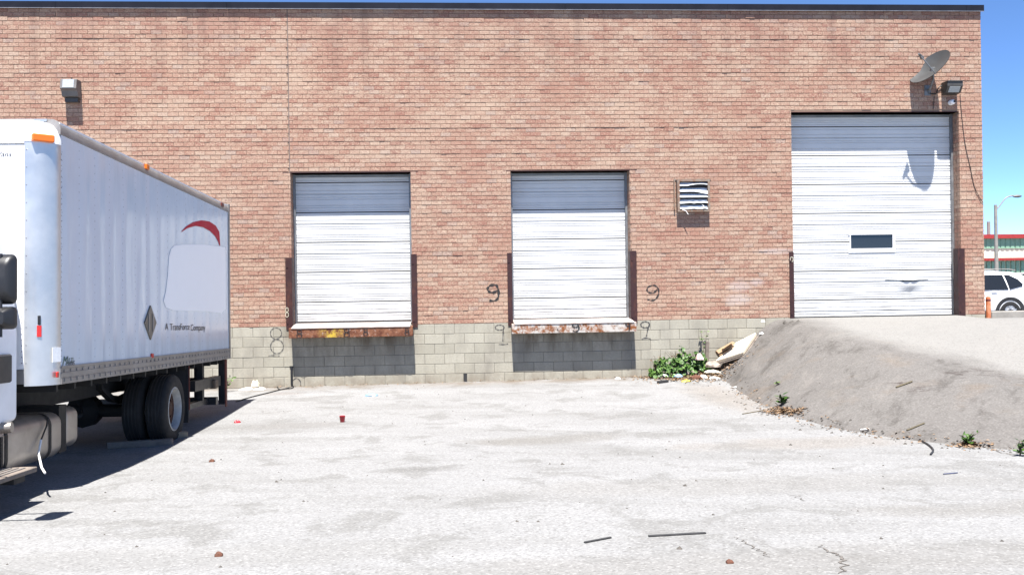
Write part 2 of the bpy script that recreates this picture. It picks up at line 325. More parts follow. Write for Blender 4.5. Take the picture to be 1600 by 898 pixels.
# ------------------------------------------------------------------ ground and ramp
def gz(x, y):
    z = interp(y, [-60, -30, -19, -14, -10, -7, -4, -1.6, 0, 12, 30, 60], [.75, .42, .24, .13, .03, -.055, -.06, -.02, 0, .3, .45, .45])
    z += .20*math.exp(-((x-5.25)/.42)**2-((y+.05)/.38)**2)      # heap of dirt in the corner by the ramp
    return z + .0068*min(max(x+4.5, -3), 9) + .012*math.sin(x*.9+y*.5)*min(1, max(0, -y/3))
EDGE = [(5.60, 2.), (5.52, 0), (5.22, -2), (4.97, -4), (4.87, -5.7), (5.03, -6.9), (5.34, -8.07), (5.78, -8.75), (6.25, -9.35), (7.4, -10.3), (9, -11.2), (14, -13), (60, -16), (300, -20)]
def edge_dist(x, y):
    best = 1e9; sg = 1
    for (ax, ay), (bx, by) in zip(EDGE, EDGE[1:]):
        dx, dy = bx-ax, by-ay; t = max(0, min(1, ((x-ax)*dx+(y-ay)*dy)/(dx*dx+dy*dy)))
        d = math.hypot(x-ax-t*dx, y-ay-t*dy)
        if d < best: best = d; sg = 1 if dx*(y-ay)-dy*(x-ax) > 0 else -1
    return best*sg
def rtop(x, y):
    z = interp(y, [-14, -9.6, -7.5, -5.5, -3, -1.2, 0, 2, 10, 16, 40], [.02, .13, .34, .62, .95, 1.13, 1.19, 1.1, .58, .45, .4])
    if y > -1.5: z -= .075*sm((x-10.6)/.8)*sm((y+1.5)/1.4)
    return z
def rz(x, y):
    d = edge_dist(x, y); g = gz(x, y)
    if d < 0: return g + d*.35 - .004
    wd = interp(y, [-9, -4, -1, 0], [2.3, 2.3, 1.5, 1.15]); t = min(d/wd, 1)
    near = sm((y+2.6)/2.2); u = d/(wd*.95); lin = 1-math.log(1+math.exp(-9*(u-1)))/9 if u < 3 else 1; lin = u-math.log(1+math.exp(9*(u-1)))/9
    s = (1-near)*t*(2-t)*(.75+.25*t) + near*max(0, min(1, lin))
    hgt = max(rtop(x, y)-g, .03)
    n = .004*math.sin(3.1*x+1.3*y)*math.sin(2.3*y-1.1*x) + .004*math.sin(7.3*x+5.1*y+1) * math.sin(6.1*y-3.7*x)
    return g + .004 + min(.022, d*.5) + hgt*s + n*min(1, d*2)*(1-.7*(1 if d > wd else t))
def surf(x, y): return max(gz(x, y), rz(x, y)) if x > 4 else gz(x, y)
def PG(px, py):                              # where the photograph's ray meets the ground
    r = ray(px, py); t0 = 4.; 
    for i in range(700):
        t1 = t0+.04; p = CAM+r*t1
        if p.z < surf(p.x, p.y): break
        t0 = t1
    for _ in range(20):
        tm = (t0+t1)/2; p = CAM+r*tm
        if p.z < surf(p.x, p.y): t1 = tm
        else: t0 = tm
    return CAM+r*t0
def sheet(name, xs, ys, fn, mat, keep=None):
    nx, ny = len(xs), len(ys); b = MB(); b.v = [(x, y, fn(x, y)) for y in ys for x in xs]
    for j in range(ny-1):
        for i in range(nx-1):
            if keep is None or keep(.5*(xs[i]+xs[i+1]), .5*(ys[j]+ys[j+1])): b.f.append((j*nx+i, j*nx+i+1, (j+1)*nx+i+1, (j+1)*nx+i))
    b.m = [0]*len(b.f); return b.build(name, mat, smooth=0, fix=False)
far = [-700, -350, -160, -80, -45, -30]
xs = far+list(np.arange(-22, 24.1, .2))+[30, 45, 80, 160, 350, 700]; ys = far+list(np.arange(-25, 8.1, .2))+[12, 20, 30, 45, 80, 160, 350, 700]
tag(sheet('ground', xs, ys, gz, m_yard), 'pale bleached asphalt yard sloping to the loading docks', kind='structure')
xs = list(np.arange(4.2, 12.6, .12))+list(np.arange(13, 30, 1.))+[36, 50, 80, 150, 299]; ys = list(np.arange(-14, 1.3, .12))+list(np.arange(2, 18, 1.))+[24, 40, 60]
tag(sheet('loading_ramp', xs, ys, rz, m_ramp, keep=lambda x, y: edge_dist(x, y) > -.35), 'grey asphalt ramp rising to the tall door', kind='structure')

# ------------------------------------------------------------------ warehouse
WX0, WX1, ZT = -14.0, 11.29, 7.66
OP = {'d1': (-3.25, -.82, 1.225, 4.34), 'd2': (1.22, 3.70, 1.225, 4.34), 'g': (7.14, 10.78, 1.15, 5.53)}
REC = {'d1': .32, 'd2': .32, 'g': .29}
wh = empty('warehouse', (0, 0, 0), 'low red brick warehouse with two dock doors and a tall ramp door', 'building')
core = MB(); xsb = [WX0, -3.25, -.82, 1.22, 3.70, 7.14, 10.78, WX1-.007]
for i in range(7):
    zb = {1: 4.34, 3: 4.34, 5: 5.53}.get(i, BZ0); core.box(xsb[i], xsb[i+1], .010, .55, zb, ZT)
facade = core.build('brick_wall', m_mortar, wh)
fcore = MB().box(WX0, 7.14, .006, .55, -.6, BZ0-.001).box(7.14, 10.78, .006, .55, -.6, 1.14).box(10.78, WX1-.006, .006, .55, -.6, BZ0-.001)
found = fcore.build('block_foundation', m_bmortar, wh)
body = MB().box(WX0, WX1-.02, .55, 16, -.6, 7.55); body.build('building_shell', m_brick, wh)
MB().box(WX0, WX1, .3, 16, 7.56, 7.62).build('flat_roof', m_roof, wh)

def brick_geo(b, x0, x1, z0, z1, y0=0., y1=.02, c=.003):      # front-chamfered brick
    P = []
    for (y, k) in ((y1, 0), (y0+c, 0), (y0, c)):
        P += [(x0+k, y, z0+k), (x1-k, y, z0+k), (x1-k, y, z1-k), (x0+k, y, z1-k)]
    F = [(8, 9, 10, 11)]
    for i in range(4):
        j = (i+1) % 4; F += [(i, j, 4+j, 4+i), (4+i, 4+j, 8+j, 8+i)]
    b.add(P, F)
JT = .011; JV = .005
def spans(z0, z1, x0, x1):
    cuts = [(o[0], o[1]) for o in OP.values() if z1 > o[2]+.03 and z0 < o[3]-.001]
    if z0 > 4.3: cuts.append((-3.268, -3.250))
    segs = [(x0, x1)]
    for a, b_ in cuts:
        n = []
        for s0, s1 in segs:
            if b_ <= s0 or a >= s1: n.append((s0, s1)); continue
            if a > s0: n.append((s0, a))
            if b_ < s1: n.append((b_, s1))
        segs = n
    return segs
rest = MB(); full = []; rowdy = [random.gauss(0, .0022) for _ in range(80)]; rowz = [random.gauss(0, .0018) for _ in range(80)]
for r in range(74):
    z0 = BZ0+r*BC+JT/2+rowz[r]; z1 = BZ0+(r+1)*BC-JT/2+rowz[r+1]; off = -.5*(r % 2)
    for s0, s1 in spans(z0, z1, WX0, WX1):
        k = math.floor((s0-BX0)/BM-off)
        while True:
            a = BX0+(k+off)*BM; e = a+BM; k += 1
            if a >= s1: break
            x0 = max(a+JV/2, s0); x1 = min(e-JV/2, s1)
            if x1-x0 < .02: continue
            if abs((x1-x0)-(BM-JV)) < 1e-6: full.append((x0, x1, z0, z1, rowdy[r]))
            else: brick_geo(rest, x0, x1, z0, z1, rowdy[r]+random.uniform(-.002, .002))
full.sort(key=lambda q: (q[0]+.1)**2+19.05**2+(q[2]-1.95)**2)
bms = []
for i in range(5):
    b = MB(); brick_geo(b, -(BM-JV)/2, (BM-JV)/2, -(BC-JT)/2, (BC-JT)/2, 0, .025, .002+.001*i); bms.append(b.mesh('brick', m_brick))
for i, (x0, x1, z0, z1, ry_) in enumerate(full):
    dy = ry_+random.gauss(0, .0016)
    if random.random() < .03: dy -= .004
    if i < 300:
        o = link('brick', random.choice(bms), facade); o.location = ((x0+x1)/2, dy, (z0+z1)/2); o.rotation_euler = (random.gauss(0, .012), random.gauss(0, .004), random.gauss(0, .006))
    else: brick_geo(rest, x0, x1, z0+random.gauss(0, .0008), z1+random.gauss(0, .0008), dy, .02, .002+.001*random.randrange(5))
# brick returns in the door reveals
for k, o in OP.items():
    for r in range(74):
        z0 = BZ0+r*BC+JT/2; z1 = z0+BC-JT
        if z1 > o[3]+.02: break
        for side in (0, 1):
            for j in range(2):
                y0 = .012+j*.105+(.04 if r % 2 and j else 0); y1 = y0+.092 if j == 0 else .30
                xx = o[side]; d = .006 if side == 0 else -.006
                rest.box(min(xx, xx+d), max(xx, xx+d), max(y0, .021), y1, z0, z1)
tag(rest.build('remaining_bricks', m_brick, facade, fix=True), kind='stuff')
MB().box(-3.268, -3.250, -.001, .02, 4.34, ZT).build('control_joint', m_caulk, facade)

# concrete blocks, six courses
bl_w, bl_h = .4064, .20417; blk = MB(); blocks = []; cut = MB()
slot = (W(724, 588).x, W(730, 588).x)
for r in range(6):
    z0 = r*bl_h+.005; z1 = z0+bl_h-.009
    k = 0
    while True:
        a = WX0-.5*bl_w*(r % 2)+k*bl_w; k += 1
        if a >= WX1: break
        x0, x1 = max(a+.0045, WX0), min(a+bl_w-.0045, WX1)
        if x1-x0 < .03: continue
        if r == 5 and x1 > 7.14 and x0 < 10.78:
            for u0, u1 in ((x0, 7.14), (10.78, x1)):
                if u1-u0 > .03: c1 = MB(); brick_geo(c1, u0, u1, z0, z1, 0, .02, .003); c1.build('cut_block', m_block, found)
            continue
        if r == 0 and x0 < slot[1] and x1 > slot[0]:
            for u0, u1 in ((x0, slot[0]), (slot[1], x1)):
                if u1-u0 > .03: c1 = MB(); brick_geo(c1, u0, u1, z0, z1, 0, .02, .003); c1.build('cut_block', m_block, found)
            continue
        if x0 > 7.2 and r < 5: continue
        if x0 < -6.8 or abs((x1-x0)-(bl_w-.009)) > 1e-6: brick_geo(blk, x0, x1, z0, z1, random.gauss(0, .0012), .02, .004)
        else: blocks.append((x0, x1, z0, z1))
bb = MB(); brick_geo(bb, -(bl_w-.009)/2, (bl_w-.009)/2, -(bl_h-.009)/2, (bl_h-.009)/2, 0, .02, .004); bme = bb.mesh('concrete_block', m_block)
for x0, x1, z0, z1 in blocks:
    o = link('concrete_block', bme, found); o.location = ((x0+x1)/2, random.gauss(0, .0015), (z0+z1)/2); o.rotation_euler = (0, 0, random.gauss(0, .004))
tag(blk.build('remaining_blocks', m_block, found), kind='stuff')
MB().box(slot[0]+.004, slot[1]-.004, .0035, .005, .02, bl_h-.006).build('drain_slot', m_seal, found)
# roof edge flashing in lengths
fx = [WX0, -11.2, -7.8, -4.45, -1.0, 2.4, 5.8, 9.2, 10.95, WX1+.05]
for a, b_ in zip(fx, fx[1:]):
    f = MB().box(a+.002, b_-.002, -.055, .35, ZT+.012, ZT+.118).box(a+.002, b_-.002, -.055, -.045, ZT-.012, ZT+.012)
    f = f.build('roof_flashing', m_flash, wh); MB().box(a+.002, b_-.002, -.061, -.047, ZT-.02, ZT-.010).build('drip_edge', m_flashlip, f)

# ---------------------------------------------------------------- doors
def panel_mesh(z0, z1, xa, xb, y, joint_top, nx=1, dent=None):
    """ribbed steel section: profile in (depth, height), joints at both ends"""
    g = [(z0+.011, 0)]
    H = .615
    def groove(zc, hw, dp):
        if z0+.03 < zc-hw and zc+hw < z1-.03: g.extend([(zc-hw, 0), (zc-hw*.5, dp), (zc+hw*.5, dp), (zc+hw, 0)])
    lst = [(.24, .013, .03)]+[(q, .0105, .0125) for q in (.06, .165, .30, .345, .47, .515, .57)]
    for q, hw, dp in sorted(lst, reverse=True): groove(joint_top-q, hw, dp)
    g.append((z1-.011, 0)); g = [(z0+.011, .035)]+g+[(z1-.011, .035)]
    xs_ = np.linspace(xa, xb, nx+1); b = MB(); n = len(g)
    for xx in xs_:
        for z, d in g:
            dy = dent(xx, z) if dent else 0
            b.v.append((xx, y+d+dy, z))
    for i in range(nx):
        for j in range(n-1): b.f.append((i*n+j, (i+1)*n+j, (i+1)*n+j+1, i*n+j+1))
    b.m = [0]*len(b.f); return b
def overhead_door(name, key, zs, zbot, dent=None, hole=None):
    x0, x1, _, zt = OP[key]; r = REC[key]; xa, xb = x0+.055, x1-.055
    d = MB().box(x0+.03, x1-.03, r+.04, r+.06, zbot, zt-.001).build(name, m_seal, wh)
    for ta_, tb_ in ((x0+.007, xa-.004), (xb+.004, x1-.007)): MB().box(ta_, tb_, r-.05, r+.038, zbot-.02, zt-.001).build('track', m_track, d)
    MB().box(xa-.01, xb+.01, r-.03, r+.02, zt-.055, zt-.012).build('header_trim', m_track, d)
    e = sorted(zs+[zt-.05, zbot+.02], reverse=True)
    for a, b_ in zip(e, e[1:]):
        jt = a if a != e[0] else b_+.615
        if hole and b_ < hole[3] and a > hole[2]:
            for u0, u1, w0, w1 in ((xa, hole[0], b_, a), (hole[1], xb, b_, a)):
                panel_mesh(w0, w1, u0, u1, r, jt, 1).build('door_panel', m_door, d)
            for w0, w1 in ((b_, max(b_, hole[2])), (min(a, hole[3]), a)):
                if w1-w0 > .02: panel_mesh(w0, w1, hole[0], hole[1], r, jt, 1).build('door_panel', m_door, d)
        else:
            use = dent if dent and b_ < 2.1 < a+.3 else None
            panel_mesh(b_, a, xa, xb, r, jt, 60 if use else 1, use).build('door_panel', m_door, d)
    MB().box(xa, xb, r-.004, r+.03, zbot-.005, zbot+.024).build('bottom_seal', m_seal, d)
    MB().box(x0-.15, x1+.15, .0, .30, zt+.0, zt+.012).box(x0+.002, x1-.002, .004, .016, zt-.006, zt+.0).build('steel_lintel', m_lintel, wh)
    return d
overhead_door('dock_door', 'd1', [4.17, 3.555, 2.94, 2.325, 1.71], 1.285)
overhead_door('dock_door', 'd2', [4.18, 3.565, 2.95, 2.335, 1.72], 1.272)
def gdent(x, z):
    v = 0
    if 8.9 < x < 10.6:
        c = max(0, 1-abs(x-9.78)/.62)
        if 1.80 < z < 2.0: v -= .05*c*c
        v += .012*math.sin(x*5)*max(0, 1-abs(z-1.7)/.3)
    return v
wl, wr = W(1329, 377, .29), W(1394.5, 377, .29); wt, wb = W(1360, 366.5, .29), W(1360, 388, .29)
HOLE = (wl.x, wr.x, wb.z, wt.z)
gd = overhead_door('ramp_door', 'g', [5.27, 4.655, 4.04, 3.425, 2.81, 2.195, 1.58], 1.20, gdent, HOLE)
wf = MB(); e = .05
for (a, b_, c, d_) in ((HOLE[0]-e, HOLE[1]+e, HOLE[3], HOLE[3]+e), (HOLE[0]-e, HOLE[1]+e, HOLE[2]-.09, HOLE[2]), (HOLE[0]-.02, HOLE[0], HOLE[2], HOLE[3]), (HOLE[1], HOLE[1]+e, HOLE[2], HOLE[3])):
    wf.box(a, b_, .29-.014, .29+.03, c, d_)
for i in range(5):
    for zz in (HOLE[3]+.025, HOLE[2]-.05): wf.box(HOLE[0]-.02+i*.22, HOLE[0]-.006+i*.22, .29-.02, .29-.013, zz, zz+.012)
wf.build('window_frame', m_white, gd); MB().box(*HOLE[:2], .29+.012, .29+.02, *HOLE[2:]).build('window_pane', m_glass, gd)
# lifted lip of steel above the dent
lipb = MB(); pts = [(9.25, 0), (9.55, .012), (9.7, .03), (9.85, .03), (10.0, .014), (10.2, 0)]
for x, d_ in pts: lipb.v += [(x, .285, 1.995), (x, .285-d_*2.2, 1.985-d_*.4), (x, .284, 1.975-d_)]
for i in range(5):
    for j in range(2): lipb.f.append((i*3+j, i*3+3+j, i*3+4+j, i*3+1+j))
lipb.m = [0]*len(lipb.f); lipb.build('bent_lip', m_track, gd)

# jamb guards
def guard(px0, px1, ztop, side, zb=1.165, py=450):
    x0, x1 = W(px0, py).x, W(px1, py).x
    b = MB().box(x0, x1, -.016, -.003, zb, ztop)
    if side < 0: b.box(x1-.012, x1, -.003, .17, zb, ztop)
    else: b.box(x0, x0+.012, -.003, .17, zb, ztop)
    b.box(x0+.02, x0+.05, -.026, -.016, zb+.12, zb+.15).box(x0+.02, x0+.05, -.026, -.016, ztop-.2, ztop-.17)
    return b.build('jamb_guard', m_guard, wh)
gl1 = guard(446.5, 457, 2.62, -1); guard(643, 652, 2.66, 1); guard(793, 800.5, 2.66, -1); guard(985, 995, 2.67, 1)
gg = guard(1233.5, 1240.5, 2.60, -1); guard(1497, 1507.5, 2.63, 1)

# ---------------------------------------------------------------- dock lips
def dock(pl, pr, m, y=-.30, zf=(1.005, 1.205), zd=1.275):
    x0, x1 = W(pl, 515, y).x, W(pr, 515, y).x
    b = MB().cbox(x0, x1, y, y+.035, zf[0], zf[1], .006).box(x0, x0+.03, y+.035, .002, zf[0]+.01, zf[1]-.002).box(x1-.03, x1, y+.035, .002, zf[0]+.01, zf[1]-.002)
    b.box(x0+.03, x1-.03, y+.035, .0, zf[0]+.02, zf[1]-.03)
    lip = b.build('dock_lip', m, wh)
    n = 24; dk = MB()
    xa, xb = x0+.05, x1-.05
    for i in range(n+1):
        x = xa+(xb-xa)*i/n; q = random.gauss(0, .002)
        dk.v += [(x, y-.012, zf[1]+.004+q), (x, .0, zd-.02), (x, .33, zd+.004), (x, .33, zd-.02), (x, 0, zd-.04), (x, y-.012, zf[1]-.012)]
    for i in range(n):
        for j in range(6): dk.f.append((i*6+j, i*6+(j+1) % 6, i*6+6+(j+1) % 6, i*6+6+j))
    dk.m = [0]*len(dk.f); dk.build('deck_plate', m_deck, lip); return lip
lip1 = dock(451, 645, m_lip1); lip2 = dock(800, 995, m_lip2, zf=(1.01, 1.21))

# ---------------------------------------------------------------- sprayed numbers
def catmull(P, n=6, closed=False):
    P = [Vector(p) for p in P]; out = []; N = len(P); rngs = range(N if closed else N-1)
    for i in rngs:
        p0, p1, p2, p3 = (P[(i-1) % N], P[i], P[(i+1) % N], P[(i+2) % N]) if closed else (P[max(i-1, 0)], P[i], P[i+1], P[min(i+2, N-1)])
        for k in range(n):
            t = k/n; out.append(.5*((2*p1)+(p2-p0)*t+(2*p0-5*p1+4*p2-p3)*t*t+(3*p1-p0-3*p2+p3)*t**3))
    out.append(P[0] if closed else P[-1]); return out
def strokes(name, lines, Y, wd, mat, parent, conv):
    b = MB(); uv = []
    for pts, closed in lines:
        c = catmull([(W(*conv(p), Y).x, Y-.004, W(*conv(p), Y).z) for p in pts], 6, closed)
        n0 = len(b.v)
        for i, p in enumerate(c):
            t = (c[min(i+1, len(c)-1)]-c[max(i-1, 0)]).normalized(); nn = Vector((-t.z, 0, t.x)); w_ = wd*(.8+.35*math.sin(i*.9+len(pts)))
            b.v += [tuple(p-nn*w_/2), tuple(p+nn*w_/2)]
        for i in range(len(c)-1):
            k = n0+2*i; b.f.append((k, k+2, k+3, k+1)); b.m.append(0); uv += [0, 0, 1, 1]
        Y -= .0008
    me = b.mesh(name, mat, fix=False); l = me.uv_layers.new(name='UVMap')
    l.data.foreach_set('uv', [q for u in uv for q in (u, .5)]); return link(name, me, parent)
c6 = lambda p: (740+p[0]/4, 430+p[1]/4); c4 = lambda p: (340+p[0]/4, 430+p[1]/4)
def circ(cx, cy, rx, ry, n=10): return [(cx+rx*math.cos(2*math.pi*k/n), cy+ry*math.sin(2*math.pi*k/n)) for k in range(n)]
strokes('painted_nine', [([(150, 92), (122, 107), (96, 100), (88, 82), (105, 63), (138, 60), (152, 82), (156, 125), (140, 156), (98, 157)], 0)], 0, .075, m_spray, wh, c6)
strokes('painted_nine', [([(1146, 88), (1125, 108), (1095, 106), (1083, 90), (1096, 70), (1128, 62), (1150, 78), (1157, 110), (1140, 146), (1112, 158), (1086, 150)], 0)], 0, .05, m_spray, wh, c6)
strokes('painted_nine', [(circ(163, 326, 28, 16), 1), ([(188, 318), (184, 360), (182, 412)], 0), ([(158, 430), (185, 431), (216, 428)], 0)], 0, .034, m_spraythin, wh, c6)
strokes('painted_nine', [(circ(1072, 308, 28, 19), 1), ([(1098, 300), (1088, 340), (1080, 382)], 0), ([(1050, 398), (1078, 391), (1106, 398)], 0)], 0, .045, m_spraythin, wh, c6)
strokes('painted_eight', [(circ(365, 362, 35, 34), 1), (circ(371, 444, 40, 44), 1), ([(318, 503), (350, 500), (388, 503)], 0)], 0, .03, m_spraythin, wh, c4)
strokes('painted_arc', [([(466, 692), (468, 662), (492, 642), (516, 660), (519, 692)], 0)], 0, .032, m_spraythin, wh, c4)
for cx, cy, s in ((511, 365, 1.25), (807, 357, 1.3), (925, 354, 1.0), (1184, 352, 1.0)):
    strokes('painted_eight', [(circ(cx, cy-11*s, 11*s, 9*s), 1), (circ(cx, cy+10*s, 13*s, 11*s), 1)], -.305, .032, m_spray, lip1, c4)
strokes('painted_nine', [(circ(636, 312, 18, 11), 1), ([(656, 312), (657, 335), (640, 352), (622, 345)], 0)], -.305, .055, m_spray, lip2, c6)
strokes('painted_nine', [(circ(964, 305, 13, 10), 1), ([(976, 308), (974, 330), (970, 350)], 0)], -.305, .05, m_spray, lip2, c6)
strokes('painted_mark', [([(520, 325), (526, 340), (536, 350)], 0)], -.305, .02, m_spray, lip2, c6)
strokes('painted_eight', [(circ(434, 216, 8, 14), 1), (circ(434, 246, 9, 15), 1)], -.018, .025, m_spraypale, gl1, c4)
strokes('painted_ring', [(circ(1237, 405, 2.2, 3.6), 1)], -.018, .028, m_spraypale, gg, lambda p: p)
# conduit stub by the left dock
px = W(456, 590); MB().tube([(px.x, -.02, .05), (px.x, -.02, .42)], .022, 8).box(px.x-.04, px.x+.04, -.012, -.002, .40, .43).build('pipe_stub', m_black, wh, 40)

# ---------------------------------------------------------------- louvre vent
a, b_ = W(1056, 282), W(1107.5, 331)
vent = MB(); VX0, VX1, VZ1, VZ0 = a.x, b_.x, a.z, b_.z
for q in ((VX0, VX0+.05, VZ0, VZ1), (VX1-.045, VX1, VZ0, VZ1), (VX0+.05, VX1-.045, VZ1-.035, VZ1), (VX0+.05, VX1-.045, VZ0, VZ0+.03)): vent.box(q[0], q[1], -.12, -.001, q[2], q[3])
vent.box(VX0-.05, VX1+.05, -.012, -.002, VZ1+.002, VZ1+.03).box(VX0-.055, VX0-.03, -.05, -.002, VZ0+.05, VZ1)
ve = vent.build('louvre_vent', m_vframe, wh); MB().box(VX0+.05, VX1-.045, -.02, -.01, VZ0+.03, VZ1-.035).build('vent_back', m_seal, ve)
n = 5; pit = (VZ1-VZ0-.07)/n
for i in range(n):
    b = MB(); zc = VZ1-.04-i*pit
    for k in range(9):
        x = VX0+.055+(VX1-VX0-.105)*k/8; sag = 0
        if i == 0: sag = .035*max(0, math.sin(k/8*3.4-.9))
        if i == 1: sag = -.05*sm((k-4)/4)
        if i >= 3: sag = random.uniform(-.012, .006)
        b.v += [(x, -.035, zc-.006), (x, -.118, zc-.085+sag), (x, -.116, zc-.090+sag), (x, -.033, zc-.012)]
    for k in range(8):
        for j in range(4): b.f.append((k*4+j, k*4+(j+1) % 4, k*4+4+(j+1) % 4, k*4+4+j))
    b.m = [0]*len(b.f); b.build('slat', m_slat, ve)
MB().tube([(VX0+.1, -.11, VZ0+.04), (VX0+.17, -.14, VZ0+.01), (VX0+.21, -.15, VZ0-.06)], .007, 5).tube([(VX0+.52, -.12, VZ0+.14), (VX0+.55, -.14, VZ0+.1), (VX0+.54, -.14, VZ0+.05)], .006, 5).build('torn_strip', m_paper, ve)

# ------------------------------------------------------------------ box truck
K = 9.05/8.9
Fb, Rb = Dp(95, 600, 9.05), Dp(359, 560, 8.9*1.716*K)
vy = (Rb-Fb).normalized(); vx = vy.cross(Vector((0, 0, 1))).normalized(); vz = vx.cross(vy)
LF, LR = 3.70, 2.80; BB = 1.05; BT = BB+2.60          # box ahead of / behind the axle, underside, roof
org = Fb+vy*LF-vz*BB
MT = Matrix(((vx.x, vy.x, vz.x, org.x), (vx.y, vy.y, vz.y, org.y), (vx.z, vy.z, vz.z, org.z), (0, 0, 0, 1))); MTI = MT.inverted()
def PT(px, py, x=0.):                                   # photograph -> point of the van's side, local
    o = MTI@CAM; r = MTI.to_3x3()@ray(px, py); return o+r*((x-o.x)/r.x)
truck = empty('box_truck', (0, 0, 0), 'white box truck parked nose out along the left side', 'truck'); truck.matrix_world = MT
WD = 2.52; CR = .24                                      # box width, corner radius
y0, y1 = -LF-CR, LR
# side skin, made of riveted sheets
nsh = 5; ysh = np.linspace(y0+CR, y1-.06, nsh+1)
def dentf(y, z):
    d = 0
    for (py_, pz, ry, rz_, a) in ((-1.9, 3.0, .25, .3, -.010), (-2.2, 2.0, .12, .8, .006)):
        d += a*math.exp(-((y-py_)/ry)**2-((z-pz)/rz_)**2)
    return d
for a, b_ in zip(ysh, ysh[1:]):
    b = MB(); nu, nv = 12, 30
    for j in range(nv+1):
        for i in range(nu+1):
            y = a+(b_-a)*i/nu; z = BB+.17+(BT-.10-BB-.17)*j/nv; b.v.append((-.002-dentf(y, z), y, z))
    for j in range(nv):
        for i in range(nu): b.f.append((j*(nu+1)+i, j*(nu+1)+i+1, (j+1)*(nu+1)+i+1, (j+1)*(nu+1)+i))
    b.m = [0]*len(b.f); b.build('side_panel', m_panel, truck, 0)
MB().box(-WD+.05, -.01, y0+CR, y1-.01, BB+.03, BT-.03).box(-WD+CR, -CR, y0+.04, y0+CR, BB+.03, BT-.28).build('cargo_box', m_white, truck)
MB().box(-WD, -WD+.045, y0+CR, y1-.06, BB+.1, BT-.05).build('far_side_panel', m_white, truck)
# rounded aluminium corner posts and white nose
def arc(r, z, side=1, n=10): return [((-CR+r*math.sin(q)) if side > 0 else (-WD+CR-r*math.sin(q)), y0+CR-r*math.cos(q), z) for q in np.linspace(0, math.pi/2, n)]
for sd in (1, -1):
    b = MB(); zz = [BB+.0, BT-.26]; A = [arc(CR, z, sd) for z in zz]; n = 10
    b.v = A[0]+A[1]+[(x, y+.0, z) for x, y, z in arc(CR-.03, zz[0], sd)]; b.f = [(i, i+1, n+i+1, n+i) for i in range(n-1)]+[(i, i+1, 2*n+i+1, 2*n+i) for i in range(n-1)]; b.m = [0]*len(b.f)
    b.build('corner_post', m_alu, truck, 60)
    cap = MB(); rings = []
    for t in np.linspace(0, 1, 6):
        q = t*math.pi/2; r_ = CR-.02*t; ins = .22*(1-math.cos(q)); z = BT-.26+.24*math.sin(q)
        rings.append([(x-sd*ins*.5 if sd > 0 else x+ins*.5, y+ins, z) for x, y, z in arc(CR+.004, z, sd)])
    cap.v = [p for r_ in rings for p in r_]; cap.f = [(j*n+i, j*n+i+1, j*n+n+i+1, j*n+n+i) for j in range(5) for i in range(n-1)]; cap.m = [0]*len(cap.f)
    cap.build('roof_corner_cap', m_white, truck, 60)
MB().box(-WD+CR, -CR, y0, y0+.03, BB+.16, BT-.30).build('front_wall', m_white, truck)
MB().box(-WD+CR, -CR, y0-.004, y0+.03, BB+.02, BB+.155).build('front_rail', m_rail, truck)
nb = MB(); pr = [(y0-.006, BT-.28)]+[(y0-.006+.25*(1-math.cos(q)), BT-.26+.25*math.sin(q)) for q in np.linspace(0, math.pi/2, 7)]+[(y0+.3, BT-.28)]
nb.prism(pr, -WD+CR, -CR, 0); nb.build('nose_cap', m_white, truck, 40)
MB().box(-WD+.06, -.12, y0+.2, y1, BT-.03, BT-.004).build('roof_skin', m_alu, truck)
def rail_prof(x_side, pts): return pts
tr = MB(); prof = [(-.14, BT), (-.06, BT-.005), (-.016, BT-.035), (.006, BT-.09), (.006, BT-.150), (-.004, BT-.154), (-.14, BT-.13)]
tr.prism(prof, y0+CR*.9, y1-.02, 1); tr.build('top_rail', m_rail, truck, 35)
prof = [(-WD-x, z) for x, z in prof]; tr = MB().prism(prof, y0+CR*.9, y1-.02, 1); tr.build('far_top_rail', m_rail, truck, 35)
br = MB(); prof = [(-.04, BB), (.008, BB), (.008, BB+.05), (.003, BB+.055), (.003, BB+.062), (.008, BB+.066), (.008, BB+.110), (.003, BB+.115), (.003, BB+.150), (.012, BB+.155), (.012, BB+.175), (-.04, BB+.18)]
br.prism(prof, y0+CR+.002, y1-.04, 1); rail = br.build('bottom_rail', m_rail, truck)
rv = MB()
for y in np.arange(y0+CR+.06, y1-.1, .148): rv.box(.008, .016, y, y+.035, BB+.02, BB+.055).box(.003, .012, y, y+.03, BB+.115, BB+.14)
tag(rv.build('rail_bracket', m_rail, rail), kind='stuff')
MB().box(-.06, .010, y1-.06, y1+.02, BB+.0, BT-.01).build('rear_post', m_rail, truck); MB().box(-WD-.01, -WD+.06, y1-.06, y1+.02, BB, BT-.01).build('rear_post', m_rail, truck)
MB().box(-WD+.06, -.06, y1-.02, y1+.015, BB+.05, BT-.06).build('rear_door', m_white, truck)
# rivets
rv = MB()
def rivet(x, y, z, ax=0, s=.0075):
    if ax == 0: rv.add([(x, y-s, z), (x, y, z-s), (x, y+s, z), (x, y, z+s), (x+.005, y, z)], [(0, 1, 4), (1, 2, 4), (2, 3, 4), (3, 0, 4)])
    else: rv.add([(x-s, y, z), (x, y, z-s), (x+s, y, z), (x, y, z+s), (x, y-.005, z)], [(0, 1, 4), (1, 2, 4), (2, 3, 4), (3, 0, 4)])
for y in np.arange(y0+CR+.03, y1-.05, .405):
    for z in np.arange(BB+.24, BT-.15, .085): rivet(-.003-dentf(y, z), y, z)
for z in np.arange(BB+.22, BT-.3, .055): rivet(.0, y0+CR+.012, z); rivet(-CR-.02, y0-.0005, z, 1)
for x in np.arange(-WD+CR, -CR, .07): rivet(x, y0-.0005, BT-.31, 1)
for z in np.arange(BB+.22, BT-.3, .17): rivet(-CR+.02, y0+.0, z, 1)
tag(rv.build('rivets', m_rivet, truck), kind='stuff')
